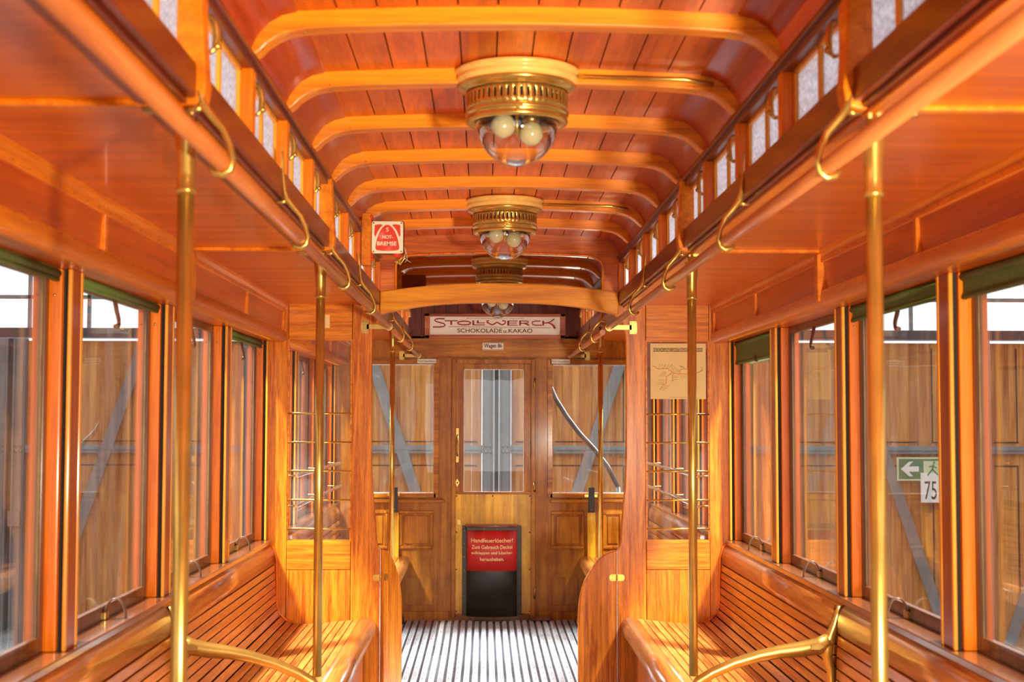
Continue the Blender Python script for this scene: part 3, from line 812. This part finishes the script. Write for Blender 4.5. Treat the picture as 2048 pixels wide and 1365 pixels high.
tri = [(.020, .060), (.040, .057), (.062, .056), (.084, .057), (.104, .060), (.109, .066), (.108, .080), (.103, .105), (.094, .130), (.083, .148), (.072, .158), (.062, .161), (.052, .158), (.041, .148), (.030, .130), (.021, .105), (.016, .080), (.015, .066)]
b = B(); b.prism(tri, -.0288, -.028)
b.prism([(.012, .160), (.034, .163), (.044, .159), (.034, .150), (.023, .132), (.015, .112), (.010, .120)], -.0288, -.028)
b.prism([(.112, .160), (.090, .163), (.080, .159), (.090, .150), (.101, .132), (.109, .112), (.114, .120)], -.0288, -.028)
b.build('red_emblem', RED, t)
text('S', t, CREAM, .057, .067, .134, .150, -.0290, bold=.0, name='lettering')
text('NOT-', t, CREAM, .042, .084, .105, .119, -.0290, bold=.018, name='lettering')
text('BREMSE', t, CREAM, .022, .098, .078, .094, -.0290, bold=.018, name='lettering')
for x, z in ((.007, .168), (.117, .168), (.007, .054), (.117, .054)): B().rivet(x, -.028, z, .004).build('plate_screw', BRASS, t)
b = B(); b.tube([(-.004, -.03, .190), (.004, -.03, .196)], .006, 8); b.tube([(0, -.012, .02), (0, -.012, .195)], .0045, 8)
b.ball((.0, -.02, .19), .008, 8); b.ball((.0, -.012, .024), .008, 8)
b.lathe([(.016, .0), (.014, -.008), (.010, -.014), (.007, -.018)], (.100, -.012, .050), 16, close=True)
b.build('red_handle', RED, t)
b = B(); b.lathe([(.006, 0), (.006, -.012), (.009, -.014), (.009, -.02), (.004, -.024)], (.100, -.012, .032), 12, close=True)
b.tube([(.100, -.012, .012), (.112, -.012, .004), (.128, -.012, .028), (.138, -.012, .040), (.130, -.012, .050), (.116, -.012, .030), (.108, -.012, .006)], .003, 8)
b.build('brass_lever', BRASS, t)
b = B()
b.tube([(.128, -.02, .072), (.134, -.02, .05), (.128, -.02, .03), (.142, -.02, .02), (.154, -.02, .012)], .0008, 5)
b.tube([(.132, -.02, .070), (.138, -.02, .045), (.140, -.02, .022), (.130, -.02, .012)], .0008, 5)
b.build('seal_wire', CREAM, t)

# ------------------------------------------------------------------ end wall (8.. through the doorway)
E0 = YE
k = YE/2844.4
def ex(px): return CX+(px-968.5)*k
def ez(py): return CZ-(py-842)*k
b = B()
b.box(-1.12, 1.12, E0, E0+.04, 0, ez(1004)) if False else None
b.box(-1.17, -.86, E0, E0+.045, .0, ZC+.05); b.box(.92, 1.17, E0, E0+.045, 0, ZC+.05)
b.box(-.86, -.26, E0, E0+.045, 0, .835); b.box(.26, .92, E0, E0+.045, 0, .835)
b.box(-.86, .92, E0, E0+.045, 1.775, 1.93)
b.box(-.39, -.292, E0, E0+.045, .835, 1.775); b.box(.278, .385, E0, E0+.045, .835, 1.775)
ew = b.build('wall_back', W_END)
tag(ew, 'worn brown wooden end wall of the tram with door and two windows', 'wall', kind='structure')
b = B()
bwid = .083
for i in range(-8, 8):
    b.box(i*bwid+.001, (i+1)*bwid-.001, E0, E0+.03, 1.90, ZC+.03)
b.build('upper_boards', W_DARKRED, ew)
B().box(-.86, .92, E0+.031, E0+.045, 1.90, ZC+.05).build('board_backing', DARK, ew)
B().box(-.70, .70, E0-.020, E0, 1.785, 1.915).build('header_board', W_ENDX, ew, bevel=.003)
# window casings, sills and lower panels
for s, xa, xb in ((-1, -.86, -.395), (1, .378, .92)):
    z0, z1 = .862, 1.738
    b = B()
    b.box(xa, xb, E0-.016, E0, z1, z1+.035); b.box(xa, xb, E0-.016, E0, z0-.03, z0)
    ix = xb if s < 0 else xa
    b.box(ix-.018, ix+.018, E0-.016, E0, z0-.03, z1+.035)
    b.build('window_casing', W_ENDX, ew, bevel=.003)
    B().box(xa, xb+(.06 if s < 0 else 0), E0-.035, E0, .800, .822).build('window_ledge', W_ENDX, ew, bevel=.006)
    WN[0] += 1
    r_ = thing('window_%d' % WN[0], 'end window on the %s of the end door with leaking light painted white along its edges' % SIDE[s], 'window', kind='structure')
    if s < 0: ga, gb = xa, -.404
    else: ga, gb = .388, xb
    sk = .016 if s > 0 else 0
    B().prism([(ga, E0+.018), (gb, E0+.018+sk), (gb, E0+.021+sk), (ga, E0+.021)], z0, z1, axis='Z').build('window_glass', GLASS, r_)
    b = B(); e = .006
    b.box(ga, gb, E0+.010, E0+.018, z1-e, z1+.01); b.box(ga, gb, E0+.010, E0+.018, z0-.01, z0+e)
    gx = gb if s < 0 else ga
    b.box(gx-e if s < 0 else gx-.01, gx+.01 if s < 0 else gx+e, E0+.010, E0+.018, z0, z1)
    b.build('leak_light_strip', PALE, r_)  # white strips painting the outside light that leaks at the pane edges
    # label plate
    lp = thing('notice_plate', 'tiny cream notice plate above the %s end window' % SIDE[s], 'sign', (ex(853.5) if s < 0 else ex(1121), E0-.017, ez(725)))
    B().box(-.063, .063, -.003, 0, -.014, .014).build('plate', CREAMP, lp)
    text('Nicht hinauslehnen', lp, BLACKINK, -.058, .058, -.008, .009, -.0035, name='lettering')
    # strap
    sx = ex(792) if s < 0 else ex(1182)
    st = thing('window_strap', 'black leather window strap below the %s end window' % SIDE[s], 'strap', (sx, E0-.045, ez(1025)))
    B().box(-.020, .020, -.004, .003, 0, .168).build('strap_band', BLACK, st, bevel=.002)
    B().rivet(0, -.004, .02, .005).build('strap_stud', BRASS, st)
    B().box(sx-.028, sx+.028, E0-.03, E0, .42, .735).build('strap_post', W_GOLD, ew, bevel=.003)
    # raised and fielded panels
    for (pa, pb, pc, pd) in (((800, 868, 1022, 1098), (745, 778, 1022, 1098)) if s < 0 else ((1102, 1168, 1023, 1098), (1205, 1245, 1024, 1098))):
        X0, X1, Z1, Z0 = ex(pa), ex(pb), ez(pc), ez(pd)
        b = B()
        for q in ((X0, X1, Z0, Z0+.022), (X0, X1, Z1-.022, Z1), (X0, X0+.022, Z0+.022, Z1-.022), (X1-.022, X1, Z0+.022, Z1-.022)):
            b.box(q[0], q[1], E0-.012, E0, q[2], q[3])
        b.build('panel_moulding', W_END, ew, bevel=.005)
        B().box(X0+.035, X1-.035, E0-.008, E0, Z0+.035, Z1-.035).build('raised_panel', W_END, ew, bevel=.004)
    X0, X1 = (ex(812), ex(868)) if s < 0 else (ex(1102), ex(1155))
    B().box(X0, X1, E0-.006, E0, .11, .295).build('access_panel', W_END, ew, bevel=.002)
    b = B(); b.box(-.86 if s < 0 else .30, -.30 if s < 0 else .92, E0-.014, E0, 0, .07)
    b.build('skirting', W_END, ew, bevel=.004)
# brass plates below the end windows
b = B(); b.box(ex(777), ex(801), E0-.020, E0-.015, ez(993), ez(988)); b.box(ex(1169), ex(1194), E0-.020, E0-.015, ez(995), ez(990))
b.build('sash_plate', BRASS, ew)

# door in the end wall
dr_ = thing('door_1', 'end door with tall glass pane above a golden plywood panel', 'door', (0, 0, 0), kind='structure')
b = B()
b.box(-.292, -.262, E0-.022, E0+.03, .03, 1.775); b.box(.248, .278, E0-.022, E0+.03, .03, 1.775); b.box(-.262, .248, E0-.022, E0+.03, 1.745, 1.775)
b.build('door_frame', W_END, dr_, bevel=.004)
b = B()
b.box(-.260, -.210, E0-.006, E0+.03, .04, 1.743); b.box(.201, .246, E0-.006, E0+.03, .04, 1.743)
b.box(-.210, .201, E0-.006, E0+.03, 1.706, 1.743); b.box(-.210, .201, E0-.006, E0+.03, .78, .868); b.box(-.21, .201, E0-.004, E0+.03, .04, .78)
b.build('door_leaf', W_END, dr_, bevel=.003)
B().box(-.205, .196, E0+.012, E0+.016, .868, 1.706).build('door_glass', GLASS, dr_)
b = B(); e = .005
b.box(-.210, .201, E0+.004, E0+.012, .868, .868+e); b.box(-.210, .201, E0+.004, E0+.012, 1.706-e, 1.706)
b.box(-.210, -.210+e, E0+.004, E0+.012, .868, 1.706); b.box(.201-e, .201, E0+.004, E0+.012, .868, 1.706)
b.build('leak_light_strip', PALE, dr_)  # light leaking round the door pane, painted as white strips
b = B(); b.box(-.262, .25, E0-.022, E0-.006, .858, .872); b.build('door_ledge', W_ENDX, dr_, bevel=.003)
b = B()
for xa, xb in ((-.262, -.155), (-.155, -.06), (-.06, .03), (.03, .13), (.13, .248)):
    b.box(xa+.0004, xb-.0004, E0-.012, E0-.006, .055, .856)
pl = b.build('kick_panel', W_GOLD, dr_)
b = B()
for x in (-.255, -.01, .24):
    for z in (.07, .35, .60, .845): b.rivet(x, E0-.012, z, .005)
b.build('panel_screws', IRON, pl)
hx = ex(915.3)
b = B(); b.prism([(hx-.011, ez(927)), (hx+.011, ez(927)), (hx+.011, ez(858)), (hx-.011, ez(858))], E0-.010, E0-.006)
b.tube([(hx, E0-.012, ez(872)), (hx, E0-.034, ez(878)), (hx, E0-.042, ez(893)), (hx, E0-.034, ez(908)), (hx, E0-.012, ez(914))], [.006, .006, .008, .006, .006], 10)
b.build('door_handle', BRASS_OLD, dr_, bevel=.002)
b = B(); b.prism([(hx-.014, ez(967)), (hx, ez(975)), (hx+.014, ez(967)), (hx, ez(959))], E0-.009, E0-.006); b.build('key_plate', BRASS, dr_)
B().rivet(hx, E0-.009, ez(967), .006).build('keyhole', BLACKINK, dr_)
b = B(); b.box(ex(916), ex(922), E0-.016, E0-.012, ez(1050), ez(1040)); b.build('latch_plate', BRASS_OLD, dr_)
for py in (769, 975, 1185):
    B().tube([(ex(1069), E0-.026, ez(py+10)), (ex(1069), E0-.026, ez(py-10))], .008, 10).build('door_hinge', BRASS_OLD, dr_)
B().box(-.26, .25, E0-.03, E0+.02, 0, .045).build('threshold', W_SILL, dr_)

# fire extinguisher box
t = thing('fire_extinguisher_box', 'black fire extinguisher box with red notice panel on the end door', 'box', (ex(984.5), E0-.012, .045))
hw = .170
curve = [(-hw, 0)]+[(hw*math.sin(a), -.055-.055*math.cos(a)*1.0) for a in [math.radians(x) for x in range(-80, 81, 10)]]+[(hw, 0)]
def bulge(z0, z1, off, hwid=1.0):
    b = B(); n = len(curve)
    cc = [(x*hwid, y-off if 0 < i < n-1 else y) for i, (x, y) in enumerate(curve)]
    b.prism(cc, z0, z1, axis='Z', sm=True); return b
bulge(0, .595, 0).build('box_body', BOXBLK, t)
bulge(.305, .578, .0015).build('red_panel', REDP, t)
bulge(.595, .612, .008, 1.04).build('lid', wood('lid_wood', (.30, .10, .05), 'X'), t, bevel=.003)
b = B(); b.box(-hw-.030, -hw+.004, -.016, -.001, 0, .60); b.box(hw-.004, hw+.030, -.016, -.001, 0, .60); b.box(-hw, hw, -.112, -.10, .575, .596)
fo = b.build('side_flange', BOXBLK, t, bevel=.002)
for x in (-hw-.014, hw+.014):
    for i in range(7): B().rivet(x, -.016, .04+i*.088, .005).build('flange_rivet', BRASS, t)
for x in (-.05, .03): B().rivet(x, -.113, .586, .006).build('flange_rivet', BRASS, t)
lines = [('Handfeuerlöscher!', .495, .522, .140), ('Zum Gebrauch Deckel', .452, .477, .136), ('aufklappen und Löscher', .411, .436, .138), ('herausheben.', .373, .396, .080)]
for s_, z0, z1, hw_ in lines:
    o = text(s_, t, GOLDT, -hw_, hw_, z0, z1, 0, bold=.012, depth=.0008)
    for v in o.data.vertices:
        x = v.co.x; a = math.asin(max(-1, min(1, x/hw)))
        v.co.y += -.055-.055*math.cos(a)-.0022
b = B(); b.box(ex(1060), ex(1101), E0-.10, E0-.04, .014, .045)
tag(b.build('wooden_block', W_SILL, bevel=.008), 'small worn wooden block on the slatted floor beside the end door', 'block')

# advertising sign
t = thing('advertising_sign', 'framed cream chocolate and cocoa advertising sign above the end door', 'sign', (0.0, E0-.03, 1.915))
X0, X1, Z1, Z0 = ex(849), ex(1130), ez(630)-1.915, ez(680)-1.915
b = B(); fw = .036
b.box(X0, X1, -.022, 0, Z0, Z0+fw*.7); b.box(X0, X1, -.022, 0, Z1-fw*.6, Z1); b.box(X0, X0+fw, -.022, 0, Z0, Z1); b.box(X1-fw, X1, -.022, 0, Z0, Z1)
b.build('sign_frame', wood('sign_frame_wood', (.45, .12, .04), 'X'), t, bevel=.004)
b = B(); b.box(X0+.02, X1-.02, -.012, .03, Z0+.01, Z1-.01); b.build('sign_board', CREAMP, t)
sx = lambda px: ex(px); sz = lambda py: ez(py)-1.915
yy_ = -.0125
cz_ = {}
def px7(x): return 840+x/6.827
def py7(y): return 600+y/6.827
def T7(s_, x0, x1, y0, y1, mat, bold=.0):
    return text(s_, t, mat, ex(px7(x0)), ex(px7(x1)), sz(py7(y1)), sz(py7(y0)), yy_, bold=bold, depth=.001)
def stroke(pts, wd, mat, nm='letter_stroke'):
    P = [(ex(px7(x)), sz(py7(y))) for x, y in pts]
    b = B()
    left, right = [], []
    for i, p in enumerate(P):
        a = P[max(i-1, 0)]; c = P[min(i+1, len(P)-1)]
        dx, dz = c[0]-a[0], c[1]-a[1]; l = math.hypot(dx, dz) or 1
        w_ = wd/6.827*k/2 if not hasattr(wd, '__len__') else wd[i]/6.827*k/2
        left.append((p[0]-dz/l*w_, p[1]+dx/l*w_)); right.append((p[0]+dz/l*w_, p[1]-dx/l*w_))
    for i in range(len(P)-1):
        b.prism([left[i], left[i+1], right[i+1], right[i]], yy_-.001, yy_)
    return b.build(nm, mat, t)
lw = 17
stroke([(335, 278), (260, 276), (215, 282), (197, 297), (215, 313), (270, 328), (325, 343), (343, 362), (325, 382), (270, 390), (175, 390)], 18, MAROON)
stroke([(335, 305), (515, 305)], 14, MAROON); stroke([(425, 305), (425, 360)], 26, MAROON)
def oval(cx, cy, rx, ry, a0=0, a1=360, n=28): return [(cx+rx*math.cos(math.radians(a0+(a1-a0)*i/n)), cy+ry*math.sin(math.radians(a0+(a1-a0)*i/n))) for i in range(n+1)]
stroke(oval(600, 334, 88, 25), 17, MAROON)
stroke([(725, 298), (725, 362)], 26, MAROON); stroke([(714, 360), (885, 360)], 12, MAROON)
stroke([(786, 298), (786, 338)], 26, MAROON); stroke([(775, 332), (880, 332)], 12, MAROON)
stroke([(940, 302), (905, 306), (912, 322), (960, 350), (985, 358), (1010, 345), (1050, 322), (1090, 345), (1115, 358), (1150, 342), (1165, 322), (1160, 306), (1120, 302)], 18, MAROON)
stroke([(1200, 300), (1200, 366)], 28, MAROON); stroke([(1190, 305), (1330, 305)], 12, MAROON); stroke([(1190, 333), (1320, 333)], 11, MAROON); stroke([(1190, 361), (1330, 361)], 12, MAROON)
stroke([(1362, 298), (1362, 366)], 26, MAROON); stroke([(1352, 305), (1440, 305), (1475, 312), (1478, 325), (1445, 335), (1365, 336)], 13, MAROON); stroke([(1420, 336), (1460, 350), (1485, 366)], 18, MAROON)
stroke([(1640, 305), (1570, 305), (1530, 315), (1525, 333), (1535, 352), (1575, 361), (1660, 361)], 15, MAROON)
stroke([(1677, 300), (1677, 366)], 26, MAROON); stroke([(1680, 332), (1745, 328), (1790, 305), (1830, 276)], 16, MAROON); stroke([(1745, 328), (1790, 345), (1820, 370), (1838, 408)], [14, 20, 26, 30], MAROON)
stroke([(385, 384), (1000, 389), (1780, 398)], 5, BROWNINK)
T7('SCHOKOLADE', 508, 1118, 408, 465, BROWNINK, .012); T7('u.', 1135, 1195, 432, 466, BROWNINK, .012); T7('KAKAO', 1205, 1530, 410, 466, BROWNINK, .012)
T7('Kraft- und Gesundheitsspender für Jung und Alt', 635, 1415, 263, 281, BROWNINK)
# car number plate
t = thing('car_number_plate', 'small cream enamel plate reading Wagen 86 on the header board', 'sign', (ex(985.5), E0-.020, ez(695)))
B().prism(rrect(-.073, .073, -.025, .025, .008), -.004, 0).build('plate', CREAMP, t)
text('Wagen 86', t, BLACKINK, -.061, .061, -.018, .019, -.0042, bold=.02)
b = B()
for a, b_ in ((rrect(-.070, .070, -.022, .022, .006), 0),):
    b.tube([(x, -.0042, z) for x, z in a+a[:1]], .0009, 4)
b.build('plate_border', BROWNINK, t)
# hanging map poster
t = thing('route_map_poster', 'yellow route map sheet on the right partition glass', 'poster', (.8415, T0+.010, 1.46))
def mx(X): return .713+(X-258)/(1283-258)*.262-.8415
def mz(Y): return (1192-Y)/(1192-165)*.262
B().box(mx(258), mx(1283), -.0012, 0, mz(1192), mz(165)).build('paper', PAPER, t)
b = B(); b.box(mx(312), mx(1225), -.0018, -.0012, mz(318), mz(248)); b.build('title_band', plain('title_brown', (.22, .12, .03), .6), t)
text('HOCH-UND UNTERGRUNDBAHN', t, PAPER, mx(320), mx(1218), mz(308), mz(256), -.0019, bold=.01)
def mline(pts, r_, mat):
    return B().tube([(mx(x), -.0013, mz(y)) for x, y in pts], r_, 5).build('map_line', mat, t)
mline([(300, 585), (345, 597), (395, 640), (460, 635), (575, 630), (620, 665), (700, 715), (790, 742), (800, 700), (815, 650), (870, 630), (910, 645), (940, 630), (955, 390)], .0014, LINE)
mline([(800, 722), (900, 730), (1010, 722), (1150, 700), (1240, 640)], .0014, LINE)
mline([(655, 700), (620, 735), (550, 775), (548, 890), (540, 915), (490, 930), (430, 1020)], .0014, LINE)
mline([(700, 715), (665, 745), (665, 830), (670, 860)], .0014, LINE)
b = B()
def seg(x0, y0, x1, y1): b.tube([(mx(x0), -.0013, mz(y0)), (mx(x1), -.0013, mz(y1))], .0007, 4)
for i in range(7): seg(400+i*38, 628-(i % 2)*5, 440+i*38+(i % 3)*6, 545+(i % 3)*8)
for i in range(5): seg(640+i*32, 660+i*15, 685+i*25, 575+i*18)
for i in range(4): seg(780+i*25, 565+i*5, 840+i*20, 610+i*4)
for i in range(8): seg(962, 397+i*34, 1015, 397+i*34)
for i in range(5): seg(815+i*42, 745, 850+i*42, 820-i*8)
for i in range(4): seg(470-i*15, 690+i*25, 560-i*10, 688+i*25)
for (a, c, d) in ((400, 525, 842), (410, 530, 884), (385, 510, 913), (510, 605, 950), (480, 560, 990), (450, 515, 1022), (675, 765, 770), (680, 760, 795), (680, 745, 828), (625, 685, 858)): seg(a, d, c, d)
for i in range(4): seg(1190, 600+i*27, 1240-i*6, 598+i*27)
seg(600, 1160, 960, 1160); seg(940, 1022, 1010, 1022)
b.build('station_ticks', plain('tick_brown', (.36, .20, .06), .6), t)
# etched maker's marks low on the partition glass
for s in (-1, 1):
    cx = -.975 if s < 0 else .955
    m_ = thing('glass_mark', 'tiny square etched mark low on the %s partition glass' % SIDE[s], 'mark', (cx, YP-.003, .812))
    b = B(); q = .009
    for (xa, xb, za, zb) in ((-q, q, -q, -q+.002), (-q, q, q-.002, q), (-q, -q+.002, -q, q), (q-.002, q, -q, q), (-.004, .004, -.004, .004)): b.box(xa, xb, -.0006, 0, za, zb)
    b.build('etching', PALE, m_)

# ------------------------------------------------------------------ rear (behind the camera)
b = B()
b.box(-1.17, 1.17, Y0-.04, Y0, 0, .6); b.box(-1.17, 1.17, Y0-.04, Y0, 1.98, ZC+.05)
b.box(-1.17, -1.05, Y0-.04, Y0, .6, 1.98); b.box(1.05, 1.17, Y0-.04, Y0, .6, 1.98)  # opening widened so the added fill light reaches the car
tag(b.build('wall_front', W_END), 'wooden wall behind the camera with an opening widened for the added fill light', 'wall', kind='structure')

# ------------------------------------------------------------------ hall outside
G = -.9
YW = 13.5
tag(B().box(-12, 12, -4, 20, G-.1, G).build('hall_ground', CONC), 'grey concrete ground of the tram depot outside', 'ground', kind='structure')
kw = YW/2844.4
def hx_(px): return CX+(px-968.5)*kw
def hz(py): return CZ-(py-842)*kw
GW = 4.56
def gate(xc, label):
    t = thing('depot_gate', label, 'gate', (xc, YW, G), group='wooden depot gates')
    z = lambda v: v-G
    for s in (-1, 1):
        b = B(); x = .14
        while x < 2.2:
            b.box(s*x, s*(x+.095), 0, .05, z(G+.04), z(2.10)); x += .0965
        b.build('gate_planks', W_HALL, t)
        # dark panel outlines
        b = B()
        for xa, xb, za, zb in ((.40, .415, 1.16, 2.05), (1.20, 1.212, 1.16, 2.05), (1.95, 1.965, 1.16, 2.05), (.18, .42, 1.145, 1.16), (.55, 1.9, 1.15, 1.16), (.40, .415, G+.3, .92), (1.20, 1.212, G+.3, .92), (1.95, 1.965, G+.3, .92), (.18, .42, .92, .935), (.5, 1.95, .925, .935)):
            b.box(s*xa, s*xb, -.004, 0, z(za), z(zb))
        b.build('panel_groove', DARK, t)
        b = B(); b.box(s*.025, s*.135, -.05, .03, z(G+.03), z(2.12)); b.box(s*.025, s*.04, -.085, -.05, z(G+.03), z(2.12)); b.box(s*.125, s*.135, -.07, -.05, z(G+.03), z(2.12))
        b.box(s*2.17, s*2.26, -.05, .03, z(G+.03), z(2.12))
        b.build('gate_stile', STEEL, t, bevel=.003)
        b = B(); b.box(s*.135, s*2.17, -.045, 0, z(1.045), z(1.12)); b.box(s*.135, s*2.17, -.06, -.045, z(1.078), z(1.087))
        for x in (.10, .06): b.rivet(s*x, -.05, z(1.06), .018); b.rivet(s*x, -.05, z(1.115), .018)
        b.build('cross_rail', STEEL, t)
        b = B(); b.prism([(s*.23, z(-.75)), (s*.34, z(-.75)), (s*1.275, z(2.05)), (s*1.165, z(2.05))], -.055, -.046)
        b.build('diagonal_brace', STEEL, t)
    B().box(-.022, .022, -.03, .02, z(G+.03), z(2.12)).build('meeting_strip', IRON, t)
    B().box(-.0, .11, -.075, -.05, z(.36), z(.50)).build('lock_plate', STEEL, t)
    return t
xc0 = hx_(993)
gate(xc0, 'timber depot gate with grey steel braces straight behind the end door')
gate(xc0-GW, 'timber depot gate seen through the left side windows')
gate(xc0+GW, 'timber depot gate seen through the right side windows')
b = B(); b.box(-8, 8, YW-.05, YW+.15, 2.13, 2.22)
for x in [xc0+GW*(i+.5) for i in (-2, -1, 0, 1)]: b.box(x-.02, x+.02, YW-.02, YW+.12, G, 2.14)
b.box(-8, -6.85, YW, YW+.1, G, 2.14); b.box(6.95, 8, YW, YW+.1, G, 2.14)
lin = b.build('wall_hall_end', IRON)
tag(lin, 'dark lintel and glazed gable of the depot hall above the gates', 'wall', kind='structure')
b = B()
for zb in (2.50, 3.1, 3.7): b.box(-8, 8, YW+.02, YW+.06, zb, zb+.035)
for i in range(-14, 15): b.box(i*.56-.015+.1, i*.56+.015+.1, YW+.02, YW+.06, 2.2, 4.2)
b.box(-8, 8, YW, YW+.1, 4.2, 4.4)
b.build('glazing_bars', STEEL, lin)
for s in (-1, 1):
    o = B().box(s*8, s*8.1, -4, YW, G, 4.6).build('wall_hall_'+SIDE[s], plain('hall_wall_'+SIDE[s], (.30, .17, .10), .8, noise=.2, nscale=2))  # unseen side walls, added and raised to hold back low daylight
    tag(o, 'brownish %s side wall of the depot hall outside' % SIDE[s], 'wall', kind='structure')
# exit sign and number sheet on the right gate
t = thing('exit_sign', 'green and white exit sign with arrow and running figure on the right depot gate', 'sign', (hx_(1840), YW-.08, hz(938)))
hw_, hh = .235, .11
B().box(-hw_, hw_, -.012, 0, -hh, hh).build('sign_panel', plain('sign_pale', (.62, .72, .45), .5), t)
B().box(-hw_+.015, hw_-.02, -.014, -.012, -hh+.015, hh-.015).build('green_field', GREENS, t)
b = B(); b.prism([(-.20, 0), (-.12, .07), (-.085, .07), (-.125, .025), (-.03, .025), (-.03, -.025), (-.125, -.025), (-.085, -.07), (-.12, -.07)], -.016, -.014)
b.build('arrow', WHITE, t)
b = B(); b.box(.015, .20, -.016, -.014, -.075, .075); b.build('door_field', plain('sign_pale2', (.55, .66, .42), .5), t)
b = B(); b.tube([(.11, -.017, .045), (.10, -.017, .0), (.075, -.017, -.03), (.05, -.017, -.06)], .008, 6); b.tube([(.10, -.017, 0), (.125, -.017, -.03), (.15, -.017, -.055)], .008, 6); b.tube([(.07, -.017, .02), (.105, -.017, .03), (.14, -.017, .01)], .006, 6); b.ball((.115, -.017, .062), .011, 8)
b.build('running_figure', GREENS, t)
t = thing('number_sheet', 'white sheet with a dark number on the right depot gate, below the exit sign', 'sign', (hx_(1858), YW-.0965, hz(975)))
B().box(-.10, .10, -.003, 0, -.14, .14).build('sheet', WHITE, t)
text('75', t, BLACKINK, -.065, .05, -.11, .06, -.0035, bold=.0)
# curved bar outside right end window
pts = [(1101, 728), (1112, 762), (1128, 800), (1150, 835), (1175, 868), (1205, 900), (1232, 935), (1252, 975)]
YB = 10.35; kb = YB/2844.4
b = B(); b.tube([(CX+(x-968.5)*kb-.06, YB, CZ-(y-842)*kb) for x, y in pts], [.016, .017, .018, .018, .018, .018, .018, .016], 12)
b.tube([(CX+(1252-968.5)*kb-.06, YB, CZ-(975-842)*kb), (CX+(1252-968.5)*kb, YB, .2), (CX+(1252-968.5)*kb, YB, G)], .016, 10)
tag(b.build('curved_bar', plain('dull_metal', (.035, .022, .022), .45, .1)), 'dark curved metal bar outside the right end window', 'bar')
